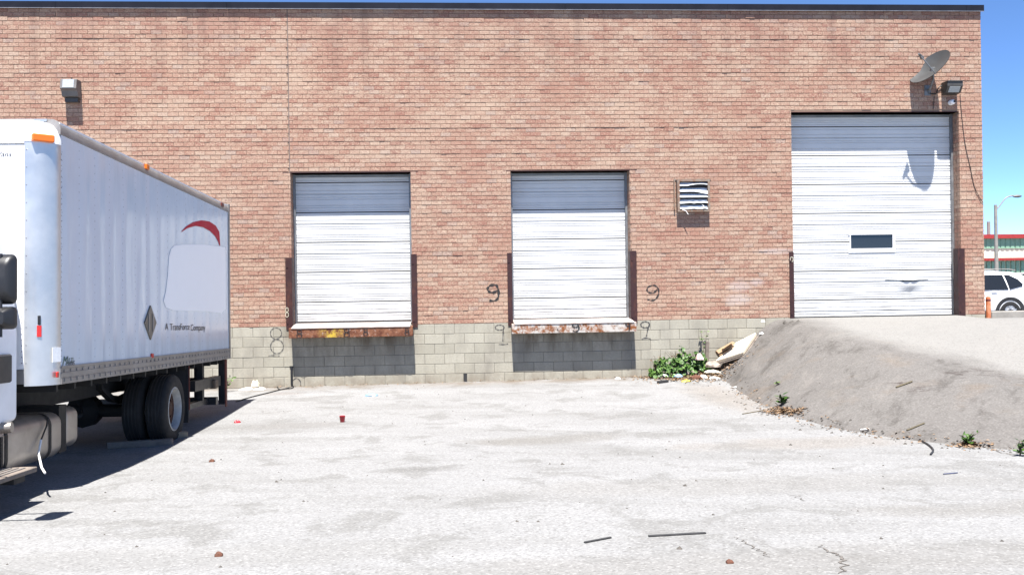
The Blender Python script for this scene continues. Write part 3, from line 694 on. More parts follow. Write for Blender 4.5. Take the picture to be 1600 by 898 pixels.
# marker lights and reflectors
def lens(px, py, m, sx=.02, sy=.05, sz=.03, name='marker_light'):
    p = PT(px, py); return MB().cbox(p.x-.002, p.x+sx, p.y-sy, p.y+sy, p.z-sz, p.z+sz, .006).build(name, m, truck)
lens(228, 261, m_amber, .03, .05, .03); lens(346.5, 320, m_mudred, .02, .07, .03)
lens(237, 555.5, m_redlens, .016, .04, .028); lens(89, 585, m_redlens, .012, .025, .028)
q = math.pi*.25; cxx, cyy = -CR+.245*math.sin(q), y0+CR-.245*math.cos(q)
mb = MB(); mb.cbox(-.10, .10, -.03, .035, -.036, .036, .01, M=Matrix.Translation((cxx-.02, cyy-.02, BT-.225)) @ Matrix.Rotation(R(38), 4, 'Z')); mb.build('marker_light', m_amber, truck)
MB().cbox(-.02, .02, -.008, .012, -.055, .055, .003, M=Matrix.Translation((-CR+.242*math.sin(.55), y0+CR-.242*math.cos(.55), BB+.52)) @ Matrix.Rotation(.55, 4, 'Z')).build('red_tag', m_redlens, truck)
MB().cbox(-.013, .013, -.012, .012, -.04, .05, .004, M=Matrix.Translation((-CR+.242*math.sin(.55), y0+CR-.242*math.cos(.55), BB+.62)) @ Matrix.Rotation(.55, 4, 'Z')).build('door_latch', m_black, truck)
a1 = 1.25; MB().box(-.055, .055, -.002, .004, -.07, .07, M=Matrix.Translation((-CR+.245*math.sin(a1), y0+CR-.245*math.cos(a1), BB+.29)) @ Matrix.Rotation(a1, 4, 'Z')).build('paper_sticker', m_sticker, truck)
# diamond placard holder
p = PT(234, 504); h = .215
pl = MB().prism([(p.y, p.z-h), (p.y+h, p.z), (p.y, p.z+h), (p.y-h, p.z)], -.004, .016, 0); dm = pl.build('placard_holder', simple('tarnished_placard', (.26, .235, .2), .5, .5, .2, 12), truck)
for s in (-1, 1):
    fl = MB().box(.016, .024, p.y-.02+s*.075, p.y+.02+s*.075, p.z-.11, p.z+.11); fl.build('placard_flap', m_rail, dm)
# lettering
def text_mesh(name, s, size, mat, parent, M, shear=0., ext=.0006, sx=1.):
    cu = bpy.data.curves.new(name, 'FONT'); cu.body = s; cu.size = size; cu.shear = shear; cu.extrude = ext
    t = bpy.data.objects.new('tmp', cu); COL.objects.link(t); bpy.context.view_layer.update()
    me = bpy.data.meshes.new_from_object(t.evaluated_get(bpy.context.evaluated_depsgraph_get())); bpy.data.objects.remove(t); me.name = name
    me.transform(M @ Matrix.Diagonal((sx, 1, 1, 1))); me.materials.clear(); me.materials.append(mat); return link(name, me, parent)
SIDE = Matrix(((0, 0, 1, 0), (1, 0, 0, 0), (0, 1, 0, 0), (0, 0, 0, 1)))       # text x -> local y, text y -> local z
def side_text(name, s, px, py, size, mat, **kw):
    p = PT(px, py); return text_mesh(name, s, size, mat, truck, Matrix.Translation((.0045, p.y, p.z)) @ SIDE, **kw)
pa, pb = PT(258, 515), PT(321, 517.5)
for wd_, pa_, pb_, yy in (('A', 258, 262.5, 515.3), ('TransForce', 265.5, 296, 515.7), ('Company', 298, 320.5, 516.3)):
    o = side_text('lettering', wd_, pa_, yy, .128, m_ink); a_, b2 = PT(pa_, yy).y, PT(pb_, yy).y; ys_ = [v.co.y for v in o.data.vertices]; k_ = (b2-a_)/(max(ys_)-min(ys_)); m0 = min(ys_)
    for v in o.data.vertices: v.co.y = a_+(v.co.y-m0)*k_
side_text('maker_badge', 'M', 96.5, 571, .13, m_greenink, shear=.4, sx=1.1); side_text('maker_badge', 'ULTI', 103, 567.5, .075, m_greenink, shear=.4); side_text('maker_badge', 'VANS', 104, 571.8, .07, m_ink, shear=.4)
p = PT(96, 574); MB().box(.003, .0045, p.y, p.y+.30, p.z-.006, p.z+.004).build('badge_underline', m_ink, truck)
text_mesh('front_script', 'MultiVans', .075, m_ink, truck, Matrix.Translation((-CR-.42, y0-.004, BT-.41)) @ Matrix.Rotation(R(90), 4, 'X'), shear=.35)
# crimson swoosh and an added white patch standing for the retouched-out logo
sw = [(283, 362), (291, 353.5), (302, 347), (315, 344.2), (327, 346), (337, 352.5), (342.5, 362), (344, 384)]; si = [(343, 384), (341, 378), (336, 369), (328, 361), (317, 355), (305, 353), (293, 356.5), (283.6, 362.4)]
poly = [(PT(*q).y, PT(*q).z) for q in sw+si]; b = MB(); n = len(sw)
b.v = [(.003, y, z) for y, z in poly]; b.f = [(i, i+1, 2*n-2-i, 2*n-1-i) for i in range(n-1)]; b.m = [0]*len(b.f); b.build('swoosh_decal', m_swoosh, truck)
cv = [(272, 384), (285, 382), (320, 382), (338, 384.5), (351, 386), (352.3, 392), (352.6, 430), (352.8, 482), (346, 489), (335, 488), (322, 486), (300, 485.5), (270, 484.5), (259, 480), (255.5, 470), (259, 455), (262, 430), (264, 400), (267, 389)]
ly = y1-.065
b = MB(); P = [(min(PT(*q).y, ly), PT(*q).z) for q in cv]; b.prism(P, .0015, .0042, 0); b.build('logo_retouch_patch', m_retouch, truck)

# running gear
def wheel(x, y, name='wheel', r=.472, outer=True, r_in=.295):
    w_ = bpy.data.objects.new(name, MB().lathe([(r_in, 0), (r_in+.015, .012), (r-.09, .022), (r-.02, .0), (r, -.03), (r, -.21), (r-.02, -.24), (r-.1, -.262), (r_in, -.24)], 40).mesh('tyre', m_rubber, 40)); COL.objects.link(w_); w_.parent = truck; w_.location = (x, y, r)
    gro = MB()
    for k in range(4): gro.lathe([(r-.012, -.05-k*.045), (r+.001, -.052-k*.045), (r+.001, -.066-k*.045), (r-.012, -.068-k*.045)], 40)
    link('tread', gro.mesh('tread', m_black, 30), w_)
    MB().lathe([(r_in+.004, .004), (r_in-.012, .012), (r_in-.02, -.01), (r_in-.03, -.04), (r_in-.035, -.085), (.25, -.09)], 36).build('rim', m_wheel, w_, 50)
    hb = MB().lathe([(.262, -.086), (.16, -.10), (.13, -.10), (.105, -.08), (.09, -.06), (.06, -.05), (0.001, -.048)], 24)
    for k in range(8):
        q = 2*math.pi*k/8; hb.lathe([(.018, -.10), (.018, -.075), (.0, -.073)], 6, M=Matrix.Translation((0, .155*math.cos(q), .155*math.sin(q))))
    hb.build('hub', m_hub, w_, 40); return w_
wheel(-.05, 0); wheel(-.36, 0); 
for x in (-WD+.05+.26, -WD+.36+.26): wheel(x, 0)
ch = MB()
for x in (-.85, -1.65): ch.box(x-.04, x+.04, -6.3, 2.35, .72, .98)
for y in (-5.5, -4.2, -3, -1.6, 1.0, 2.3): ch.box(-1.61, -.89, y-.05, y+.05, .76, .94)
for y in np.arange(y0+.3, y1, .42): ch.box(-WD+.06, -.06, y-.02, y+.02, BB-.075, BB+.02)
ch.build('chassis_frame', m_chassis, truck)
MB().tube([(-2.2, 0, .47), (-.3, 0, .47)], .09, 10).tube([(-1.25, -.25, .47), (-1.25, -.1, .47), (-1.25, .1, .47), (-1.25, .2, .47)], [.08, .22, .22, .1], 12).build('rear_axle', m_chassis, truck, 40)
MB().tube([(-1.25, -3.6, .8), (-1.25, -.2, .5)], .06, 8).build('drive_shaft', m_chassis, truck, 40)
for x in (-.78, -1.72):
    MB().prism([(-.75, .80), (-.35, .62), (0, .56), (.35, .62), (.75, .80), (.75, .86), (.35, .70), (0, .66), (-.35, .70), (-.75, .86)], x-.04, x+.04, 0).build('leaf_spring', m_chassis, truck)
MB().box(-.62, -.04, .60, .615, .22, BB-.0).box(-.055, -.035, .59, .625, .3, BB).build('mud_flap', m_seal, truck); MB().box(-.034, -.02, .598, .61, .4, BB-.02).build('flap_edge', m_mudred, truck)
# liftgate frame and bumper at the rear
lg = MB().box(-WD+.15, -.14, 2.42, 2.55, .60, .76).box(-WD+.15, -.06, 2.15, 2.27, .34, .46).box(-.16, -.06, 2.68, 2.80, .30, BB).box(-WD+.06, -WD+.16, 2.68, 2.80, .30, BB)
lg.box(-.42, -.34, 2.2, 2.5, .42, BB).box(-.95, -.88, 1.9, 2.3, .30, .75).box(-.20, -.10, 1.15, 2.6, .62, .78).box(-.28, -.18, 1.0, 2.3, .36, .44).box(-.24, -.16, 1.75, 1.83, .44, BB)
lg.build('liftgate_frame', m_black, truck); MB().box(-.06, -.045, 2.70, 2.80, .26, BB-.01).build('red_bumper_edge', m_mudred, truck)
MB().cbox(-.16, -.05, 2.1, 2.28, .60, .74, .015).build('gate_pump_box', simple('brown_box', (.16, .11, .07), .7), truck)
# fuel tank with straps, small tank behind it
def rtank(name, x0, x1, ya, yb, z0, z1, rr, m, par):
    pts = []
    for (cx, cz, a0) in ((x1-rr, z1-rr, 0), (x0+rr, z1-rr, 90), (x0+rr, z0+rr, 180), (x1-rr, z0+rr, 270)):
        for k in range(6): q = R(a0+k*18); pts.append((cx+rr*math.cos(q), cz+rr*math.sin(q)))
    mx, mz = (x0+x1)/2, (z0+z1)/2; rings = []
    for y, s in ((ya, .90), (ya+.02, .97), (ya+.05, 1), (yb-.05, 1), (yb-.02, .97), (yb, .90)): rings.append([(mx+(x-mx)*s, y, mz+(z-mz)*s) for x, z in pts])
    return MB().loft(rings).build(name, m, par, 40), pts
ta, tb = PT(98, 690, -.27), PT(8, 690, -.27)
tk, pts = rtank('fuel_tank', -.80, -.27, ta.y-1.75, ta.y, .27, .73, .12, m_tank, truck)
for yy in (ta.y-.30, ta.y-1.2):
    mx, mz = -.535, .50; rg = [[(mx+(x-mx)*1.025, y, mz+(z-mz)*1.03) for x, z in pts] for y in (yy-.025, yy+.025)]; MB().loft(rg, cap=False).build('tank_strap', m_chassis, tk, 40)
rtank('reservoir_tank', -.68, -.36, ta.y+.30, ta.y+.62, .30, .74, .10, m_tank, truck)
MB().box(-.78, -.36, ta.y+.12, ta.y+.30, .28, .78).build('battery_box', m_chassis, truck)
MB().tube([(-.262, ta.y-.36, .70), (-.25, ta.y-.42, .62), (-.245, ta.y-.55, .50)], .008, 6).build('hose', m_cable, truck, 40)
MB().tube([(-.245, ta.y-.55, .50), (-.22, ta.y-.66, .38), (-.12, ta.y-.82, .27), (-.03, ta.y-.95, .235)], .010, 6).build('white_strap', m_paper, truck, 40)
sp, sq = PT(55, 730, -.02), PT(8, 741, -.02)
st = MB().cbox(-.30, -.0, sp.y-1.2, sp.y, sp.z-.035, sp.z+.01, .006); stp = st.build('cab_step', m_wood2, truck)
sg = MB()
for k in range(4): sg.box(-.26+.06*k, -.24+.06*k, sp.y-1.1, sp.y-.1, sp.z+.01, sp.z+.018)
sg.build('step_tread', m_rail, stp); MB().box(-.30, -.26, sp.y-1.1, sp.y-1.0, sp.z, .8).box(-.30, -.26, sp.y-.14, sp.y-.1, sp.z, .62).box(-.30, -.26, sp.y-1.0, sp.y-.14, sp.z+.0, sp.z+.03).box(-.22, -.02, sp.y-.4, sp.y-.2, sp.z-.09, sp.z-.036).build('step_bracket', m_chassis, truck)
MB().tube([(-.32, tb.y-.1, .70), (-.17, tb.y-.08, .705)], .05, 10).build('filler_neck', m_tank, truck, 40)
# cab
cx0, cx1 = -2.25, -.25; cy1 = y0-.10; cy0 = cy1-1.75
def ringc(y, z0_, z1_, ins, zb_=None):
    pts = []; 
    for (x, z) in ((cx1, z0_), (cx1+.0, 1.55), (cx1-.03, 1.95), (cx1-.16-ins*.3, z1_-.12), (cx1-.32-ins, z1_), (cx0+.32+ins, z1_), (cx0+.16+ins*.3, z1_-.12), (cx0+.03, 1.95), (cx0, 1.55), (cx0, z0_)): pts.append((x, y, z))
    return pts
cb = MB().loft([ringc(cy1, .78, 2.72, .06), ringc(cy1-.05, .74, 2.78, .0), ringc(cy1-1.0, .70, 2.80, 0), ringc(cy1-1.35, .70, 2.68, .02), ringc(cy1-1.75, .70, 1.95, .02)])
cb = cb.build('cab', m_white, truck, 30); bevel(cb, .03, 3)
cwx = lambda z: cx1+.016-(.03*max(0, z-1.55)/.4 if z < 1.95 else .03+.14*(z-1.95)/.73)
for side in (1, -1):
    v = [(cwx(z) if side > 0 else cx0+cx1-cwx(z), cy1-y, z) for y, z in ((.32, 1.72), (1.30, 1.68), (1.30, 1.95), (1.16, 2.42), (.32, 2.46), (.32, 1.95))]
    MB().add(v, [(0, 1, 2, 5), (5, 2, 3, 4)]).build('door_window', m_glass, truck)
MB().box(cx0+.2, cx1-.2, cy0-.01, cy0+.01, 1.95, 2.0).add([(cx0+.12, cy1-1.76, 1.97), (cx1-.12, cy1-1.76, 1.97), (cx1-.25, cy1-1.385, 2.66), (cx0+.25, cy1-1.385, 2.66)], [(0, 1, 2, 3)]).build('windscreen', m_glass, truck)
hd = MB().loft([[(x, cy0+.02, z) for x, z in ((cx1-.1, .9), (cx1-.1, 1.5), (cx1-.25, 1.9), (cx0+.25, 1.9), (cx0+.1, 1.5), (cx0+.1, .9))], [(x, cy0-.8, z) for x, z in ((cx1-.2, .8), (cx1-.22, 1.4), (cx1-.35, 1.7), (cx0+.35, 1.7), (cx0+.22, 1.4), (cx0+.2, .8))], [(x, cy0-1.35, z) for x, z in ((cx1-.35, .8), (cx1-.38, 1.25), (cx1-.5, 1.5), (cx0+.5, 1.5), (cx0+.38, 1.25), (cx0+.35, .8))]])
bevel(hd.build('hood', m_white, truck, 30), .05, 3)
for s, x in ((1, cx1), (-1, cx0)):
    fd = MB(); rg = [[(x-s*.42, cy0-.75+rr*math.cos(q), .47+rr*math.sin(q)) for rr in (.56, .60)]+[(x-s*.0, cy0-.75+rr*math.cos(q), .47+rr*math.sin(q)) for rr in (.60, .56)] for q in np.linspace(.1, math.pi-.1, 12)]
    fd.loft(rg).build('fender', m_white, truck, 40)
wheel(cx1-.03, cy0-.75); wheel(cx0+.29, cy0-.75)
MB().cbox(cx0+.05, cx1-.05, cy0-1.55, cy0-1.35, .45, .75, .02).build('front_bumper', m_rail, truck)
for x in (cx1-.45, cx0+.45): MB().cbox(x-.12, x+.12, cy0-1.40, cy0-1.34, .95, 1.15, .02).build('headlight', m_lens, truck)
MB().box(cx0+.6, cx1-.6, cy0-1.38, cy0-1.34, .9, 1.4).build('grille', m_black, truck)
# mirrors on their arms
def mirror(pxa, pya, pxb, pyb, d, name, dep=.09):
    A = MTI@Dp(pxa, pya, d); B_ = MTI@Dp(pxb, pyb, d); x1_ = B_.x; x0_ = x1_-.21; zt, zb_ = A.z, B_.z; yc = B_.y
    b = MB(); rings = []
    for (dy, s) in ((-dep, .55), (-dep*.7, .82), (-dep*.2, .98), (0, 1), (.012, .97)):
        pts = []; xm, zm = (x0_+x1_)/2, (zt+zb_)/2; hx, hz = (x1_-x0_)/2*s, (zt-zb_)/2*s; rr = min(hx, hz)*.4
        for (cx, cz, a0) in ((1, 1, 0), (-1, 1, 90), (-1, -1, 180), (1, -1, 270)):
            for k in range(5): q = R(a0+k*22.5); pts.append((xm+cx*(hx-rr)+rr*math.cos(q), yc+dy, zm+cz*(hz-rr)+rr*math.sin(q)))
        rings.append(pts)
    o = b.loft(rings).build(name, m_black, truck, 45); xm, zm, hx, hz = (x0_+x1_)/2, (zt+zb_)/2, (x1_-x0_)/2*.88, (zt-zb_)/2*.9
    MB().box(xm-hx, xm+hx, yc+.012, yc+.016, zm-hz, zm+hz).build('mirror_glass', m_glass, o); return (xm, yc, zt, zb_)
a = mirror(8, 397, 26.5, 475, 7.3, 'side_mirror'); b_ = mirror(8, 479, 26.5, 514, 7.3, 'convex_mirror', .12)
MB().tube([(a[0], a[1]-.05, a[2]-.02), (a[0]-.35, a[1]-.05, a[2]+.02), (cx1-.1, a[1]-.0, a[2]+.02)], .016, 8).tube([(b_[0], b_[1]-.05, b_[3]-.02), (b_[0]-.35, b_[1]-.05, b_[3]-.05), (cx1, b_[1], b_[3]-.05)], .016, 8).tube([(a[0], a[1]-.05, a[2]+.0), (a[0], a[1]-.05, b_[3]-.06)], .018, 8).build('mirror_arm', m_black, truck, 40)
p = PT(13, 575, -.245); MB().cbox(-.25, -.215, p.y-.30, p.y+.02, p.z-.13, p.z+.13, .015).build('door_handle_pod', m_black, truck)

# ------------------------------------------------------------------ things on the wall
# satellite dish
foot = W(1449, 141); ctr = W(1452.5, 104, -.27)
ds = empty('satellite_dish', (foot.x, 0, foot.z), 'grey satellite dish on a short wall mount above the tall door', 'satellite dish')
L = lambda v: Vector(v)-Vector((foot.x, 0, foot.z))
vd = (CAM-ctr).normalized(); rt = Vector((0, 0, 1)).cross(vd).normalized(); upv = vd.cross(rt)
nrm = (rt*(-.50)+upv*.70+vd*.50).normalized(); maj = (rt*.84+upv*.56); maj = (maj-nrm*maj.dot(nrm)).normalized(); mnr = nrm.cross(maj)
b = MB(); rings = []; A, Bm = .45, .36; NS = 32
for k, (t, s) in enumerate(((.02, 1), (.35, 1), (.65, 1), (.9, 1), (1, 1), (1.012, 1), (1.0, -1), (.65, -1), (.35, -1), (.02, -1))):
    dep = -.10*(1-t*t) - (0 if s > 0 else .012)
    rings.append([L(ctr+maj*(A*t*math.cos(q))+mnr*(Bm*t*math.sin(q))+nrm*dep) for q in np.linspace(0, 2*math.pi, NS, endpoint=False)])
b.loft(rings); b.build('reflector', m_dish, ds, 60)
low = min((ctr+maj*(A*math.cos(q))+mnr*(Bm*math.sin(q)) for q in np.linspace(0, 6.28, 60)), key=lambda v: v.dot(-mnr if mnr.z > 0 else mnr)*-1)
low = ctr-mnr*Bm if mnr.z > 0 else ctr+mnr*Bm
tip = ctr+nrm*.46+(low-ctr)*.55
MB().tube([L(low-nrm*.02), L(low*.5+tip*.5+(low-ctr)*.06), L(tip)], .014, 8).build('feed_arm', m_dishmetal, ds, 40)
ax = (ctr-tip).normalized()
MB().tube([L(tip-ax*.07), L(tip-ax*.0), L(tip+ax*.03), L(tip+ax*.10)], [.02, .03, .03, .045], 10).build('feed_horn', m_lampgrey, ds, 40)
bk = ctr-nrm*.13
MB().tube([(0, -.005, 0), (0, -.10, .0), L(bk)-Vector((0, 0, .18)), L(bk)], .022, 8).tube([(0.02, -.01, -.08), L(bk)-Vector((0, 0, .16))], .010, 6).build('mast', m_dishmetal, ds, 40)
MB().cbox(-.07, .07, -.012, -.002, -.12, .10, .003).build('wall_plate', m_dishmetal, ds)
MB().cbox(-.06, .06, -.05, .03, -.06, .06, .008, M=Matrix.Translation(L(bk))).build('back_bracket', m_dishmetal, ds)
# flood lamps
def wallpack(px0, py0, px1, py1, label, lb, grey=False):
    a, c = W(px0, py0, -.2), W(px1, py1, -.2); wd = c.x-a.x; ht = a.z-c.z
    e = empty('wall_lamp', ((a.x+c.x)/2, 0, c.z), label, 'wall lamp', 'flood lamps on the brick wall'); h = wd/2
    pr = [(-.002, 0), (-.17, .02), (-.26, ht*.55), (-.26, ht*.95), (-.20, ht), (-.002, ht*1.02)] if not grey else [(-.002, -.02), (-.16, 0), (-.20, ht*.3), (-.26, ht*.42), (-.22, ht), (-.002, ht*1.02)]
    bevel(MB().prism(pr, -h, h, 0).build('housing', m_lampgrey if grey else m_lampbody, e), .008)
    lo, hi = (pr[1], pr[2]) if not grey else (pr[3], pr[4])
    P = []
    for (y, z) in (lo, hi):
        for x in (-h*.8, h*.8): P.append((x, y, z))
    P = [P[0], P[1], P[3], P[2]]; ce = sum((Vector(p) for p in P), Vector())/4; nn = (Vector(P[1])-Vector(P[0])).cross(Vector(P[3])-Vector(P[0])).normalized()
    if nn.y > 0: nn = -nn
    P = [ce+(Vector(p)-ce)*.86+nn*.006 for p in P]; Q = [p-nn*.02 for p in P]
    MB().add(P+Q, [(0, 1, 2, 3), (0, 1, 5, 4), (1, 2, 6, 5), (2, 3, 7, 6), (3, 0, 4, 7)]).build('lens', m_lens, e)
    MB().box(-h*1.04, h*1.04, -.275, -.24, ht*.93, ht*1.0).build('brow', m_lampbody, e) if not grey else MB().box(-h*.8, h*.8, -.10, -.002, -.10, -.02).build('bracket', m_lampbody, e)
    MB().tube([(0, -.08, ht), (0, -.08, ht+.05)], .012, 6).build('sensor', m_lampbody, e)
wallpack(1478, 127, 1502.5, 146, 'dark bronze flood lamp beside the satellite dish', None)
wallpack(95, 124, 121, 150, 'grey flood lamp with pale lens high above the box truck', None, True)
c = W(1487.5, 160, -.07); e = empty('security_camera', (c.x, 0, c.z), 'small white security camera under the bronze flood lamp', 'camera')
MB().lathe([(.001, -.002), (.055, -.002), (.055, -.03), (.03, -.05)], 16, M=Matrix.Rotation(R(90), 4, 'Z')).build('base', m_white, e, 40)
b = MB(); rr = [[(.056*math.cos(q)*math.sin(f), -.085+.056*math.sin(q)*math.sin(f), .056*math.cos(f)) for q in np.linspace(0, 2*math.pi, 16, endpoint=False)] for f in np.linspace(.05, 3.09, 9)]
b.loft(rr).build('ball', m_white, e, 0); MB().lathe([(.001, .0), (.024, .0), (.026, -.01)], 12, M=Matrix.Translation((.015, -.143, .005)) @ Matrix.Rotation(R(-90), 4, 'Z')).build('lens', m_black, e, 40)
def cable(name, pts, r, label, Y=-.012, m=None):
    c = catmull([(W(*p, Y).x, Y, W(*p, Y).z) for p in pts], 5); return tag(MB().tube(c, r, 6).build(name, m or m_cable, smooth=40), label, 'cable')
cable('cable', [(1500, 148), (1503, 185), (1508, 225), (1516, 262), (1522, 290), (1529, 306), (1536, 317)], .006, 'thin black cable hanging down the brick beside the tall door')
cable('cable', [(1453, 146), (1462, 147), (1466, 138), (1472, 134), (1479, 136)], .012, 'short black cable from satellite dish to bronze flood lamp', -.03)
cable('cable', [(1460, 150), (1459, 160), (1458, 171)], .006, 'thin cable dropping from the satellite dish to the door head')

# ------------------------------------------------------------------ beyond the corner
def P_at(px, py, y): return W(px, py, y)
# orange bollard
p = W(1544.5, 502, .5); zb = surf(p.x, p.y)-.02
bo = empty('bollard', (p.x, p.y, zb), 'short orange steel bollard at the corner of the brick wall', 'bollard')
tz = W(1544, 463, .5).z-zb
MB().lathe([(.052, 0), (.052, tz-.03), (.045, tz-.01), (.02, tz), (.001, tz)], 18, M=Matrix.Rotation(R(-90), 4, 'Y')).build('post', m_orange, bo, 40)
MB().lathe([(.055, tz-.10), (.055, tz-.06)], 18, M=Matrix.Rotation(R(-90), 4, 'Y')).build('band', m_mudred, bo, 40)
# concrete barrier beam on low feet
xa, xb_ = W(1550, 495, .9).x, 19.0; zt_ = W(1570, 486, .9).z; zl = W(1570, 499.5, .9).z
be = empty('barrier_beam', (xa, .9, surf(xa, .9)), 'long low concrete barrier beam behind the orange bollard', 'barrier')
be.rotation_euler.z = .03
MB().cbox(0, xb_-xa, 0, .2, zl-be.location.z, zt_-be.location.z, .015).build('beam', m_concrete, be)
for x in (.1, 2.6, 5.2): MB().cbox(x, x+.2, .03, .17, -.3, zl-be.location.z, .01).build('foot', m_concrete, be)
# white SUV
SX, SY = W(1578, 490, 9.9).x, 9.9; SZ = surf(SX, SY)
car = empty('parked_suv', (SX, SY+.9, SZ), 'white sport utility car parked beyond the barrier beam', 'car')
m_car = simple('white_car_paint', (.78, .78, .78), .22, 0, .02, 2, k=1); m_clad = simple('black_cladding', (.03, .03, .032), .6)
# stations from rear (x>0) to front (x<0): x, z bottom, z belt, z roof, half widths: low, belt, roof
S = [(.93, .55, .95, 1.05, .60, .72, .60), (.90, .38, 1.0, 1.30, .80, .84, .60), (.72, .30, 1.05, 1.62, .90, .87, .58), (.45, .27, 1.07, 1.68, .925, .89, .61), (-.4, .25, 1.06, 1.72, .925, .90, .63), (-1.3, .25, 1.04, 1.70, .925, .90, .62), (-1.75, .25, 1.02, 1.55, .925, .90, .60), (-2.35, .25, 1.0, 1.10, .92, .89, .66), (-2.7, .26, .98, 1.02, .92, .88, .7), (-3.4, .30, .85, .93, .88, .82, .66), (-3.62, .40, .70, .78, .72, .70, .55)]
rings = []
for x, zb_, zl_, zr, wl_, wb_, wr_ in S:
    rings.append([(x, -wl_*.92, zb_), (x, -wl_, zb_+.18), (x, -wl_*1.0, (zb_+zl_)/2+.05), (x, -wb_, zl_), (x, -(wb_*.35+wr_*.65), zl_+(zr-zl_)*.75), (x, -wr_+.06, zr-.02), (x, 0, zr+.015), (x, wr_-.06, zr-.02), (x, wb_*.35+wr_*.65, zl_+(zr-zl_)*.75), (x, wb_, zl_), (x, wl_, (zb_+zl_)/2+.05), (x, wl_, zb_+.18), (x, wl_*.92, zb_)])
bd = MB().loft(rings).build('body', m_car, car, 30); sub(bd, 2)
def side_win(name, pts):
    b = MB(); v = []
    for x, z in pts:
        t = (z-1.06)/.58; w_ = (.90*(1-t)+.665*t)+.012
        v.append((x, -w_, z))
    b.add(v, [tuple(range(len(v)))]); b.add([(x, y+.03, z) for x, y, z in v], [tuple(range(len(v)))]); b.build(name, m_glass, car)
side_win('window', [(-.02, 1.10), (-.85, 1.09), (-.85, 1.56), (-.70, 1.58), (-.12, 1.58)]); side_win('window', [(.02, 1.10), (.46, 1.20), (.50, 1.27), (.36, 1.43), (.10, 1.57), (-.06, 1.58)]); side_win('window', [(-.92, 1.09), (-1.95, 1.07), (-1.45, 1.50), (-1.2, 1.56), (-.92, 1.56)])
for wx in (0, -2.69):
    for sd in (-1, 1):
        n = 16; b = MB()
        rg = [[(wx+rr*math.cos(q), sd*yy, .36+rr*math.sin(q)) for rr, yy in ((.385, .93), (.50, .945), (.50, .80), (.385, .80))] for q in np.linspace(-.2, math.pi+.2, n)]
        b.loft(rg).build('wheel_arch', m_clad, car, 40)
        MB().lathe([(.001, .0), (.40, .0), (.40, .01)], 24, M=Matrix.Translation((wx, sd*.91, .36)) @ Matrix.Rotation(R(90), 4, 'Z')).build('arch_liner', m_seal, car)
        MW = Matrix.Translation((wx, sd*.945, .36)) @ Matrix.Rotation(R(-90 if sd < 0 else 90), 4, 'Z')
        t = MB().lathe([(.235, 0), (.30, .006), (.345, -.01), (.36, -.04), (.36, -.2), (.235, -.22)], 30, M=MW).build('wheel', m_rubber, car, 40)
        MB().lathe([(.238, .002), (.225, .004), (.215, -.02), (.20, -.08), (.001, -.085)], 30, M=MW).build('rim', simple('rim_dark', (.03, .03, .035), .5), t, 40)
        sp = MB()
        for k in range(5):
            q = 2*math.pi*k/5+.3
            for dq in (-.17, .17):
                c0, c1 = (.05, q), (.215, q+dq); P = []
                for (rr, qq), hw in ((c0, .026), (c1, .02)):
                    for s in (-1, 1): P.append((rr*math.cos(qq)-s*hw*math.sin(q), rr*math.sin(qq)+s*hw*math.cos(q)))
                P = [P[0], P[1], P[3], P[2]]; sp.add([MW@Vector((.002, y, z)) for y, z in P]+[MW@Vector((-.03, y, z)) for y, z in P], [(0, 1, 2, 3), (0, 1, 5, 4), (1, 2, 6, 5), (2, 3, 7, 6), (3, 0, 4, 7)])
        sp.lathe([(.06, -.02), (.06, .0), (.04, .006), (.001, .006)], 16, M=MW).build('spokes', m_alu, t, 30)
MB().box(-2.2, -.5, -.935, -.88, .27, .42).box(-2.2, -.5, .88, .935, .27, .42).build('sill_cladding', m_clad, car)
MB().cbox(-.62, -.42, -.925, -.89, 1.0, 1.04, .008).build('door_handle', m_car, car)
MB().cbox(.60, .98, -.55, .55, 1.60, 1.64, .015).build('rear_spoiler', m_car, car)
MB().cbox(.80, .92, -.84, -.55, .95, 1.12, .03).cbox(.80, .92, .55, .84, .95, 1.12, .03).build('tail_light', m_redlens, car)
MB().cbox(.78, .97, -.75, .75, .42, .62, .03).build('rear_bumper', m_clad, car)
for s in (-.58, .58): MB().tube([(.4, s, 1.72), (.2, s, 1.76), (-1.0, s, 1.78), (-1.2, s, 1.73)], .015, 6).build('roof_rail', m_rail, car, 40)
# street lamp
p = Dp(1557, 420, 62); q = Dp(1557.5, 320, 62); e_ = Dp(1592, 306, 62)
sl = empty('street_lamp', (p.x, p.y, .3), 'tall grey street lamp with a curved arm beyond the parked car', 'street lamp')
o = Vector((p.x, p.y, .3)); hz = q.z-.3
MB().tube([(0, 0, 0), (0, 0, hz*.5), (0, 0, hz)], [.15, .12, .10], 12).build('pole', m_concrete, sl, 40)
ex = e_.x-p.x; ez = e_.z-.3
MB().tube(catmull([(0, 0, hz-.35), (.3, 0, hz-.05), (ex*.45, 0, hz+(ez-hz)*.75), (ex*.7, 0, ez), (ex*.82, 0, ez)], 5), .045, 8).build('arm', m_rail, sl, 40)
MB().loft([[(x, w_*math.cos(t), ez+h_*math.sin(t)-.02) for t in np.linspace(0, 6.283, 12, endpoint=False)] for x, w_, h_ in ((ex*.78, .06, .05), (ex*.88, .16, .09), (ex*1.0, .19, .10), (ex*1.12, .12, .06), (ex*1.16, .03, .02))]).build('lamp_head', m_lampgrey, sl, 40)
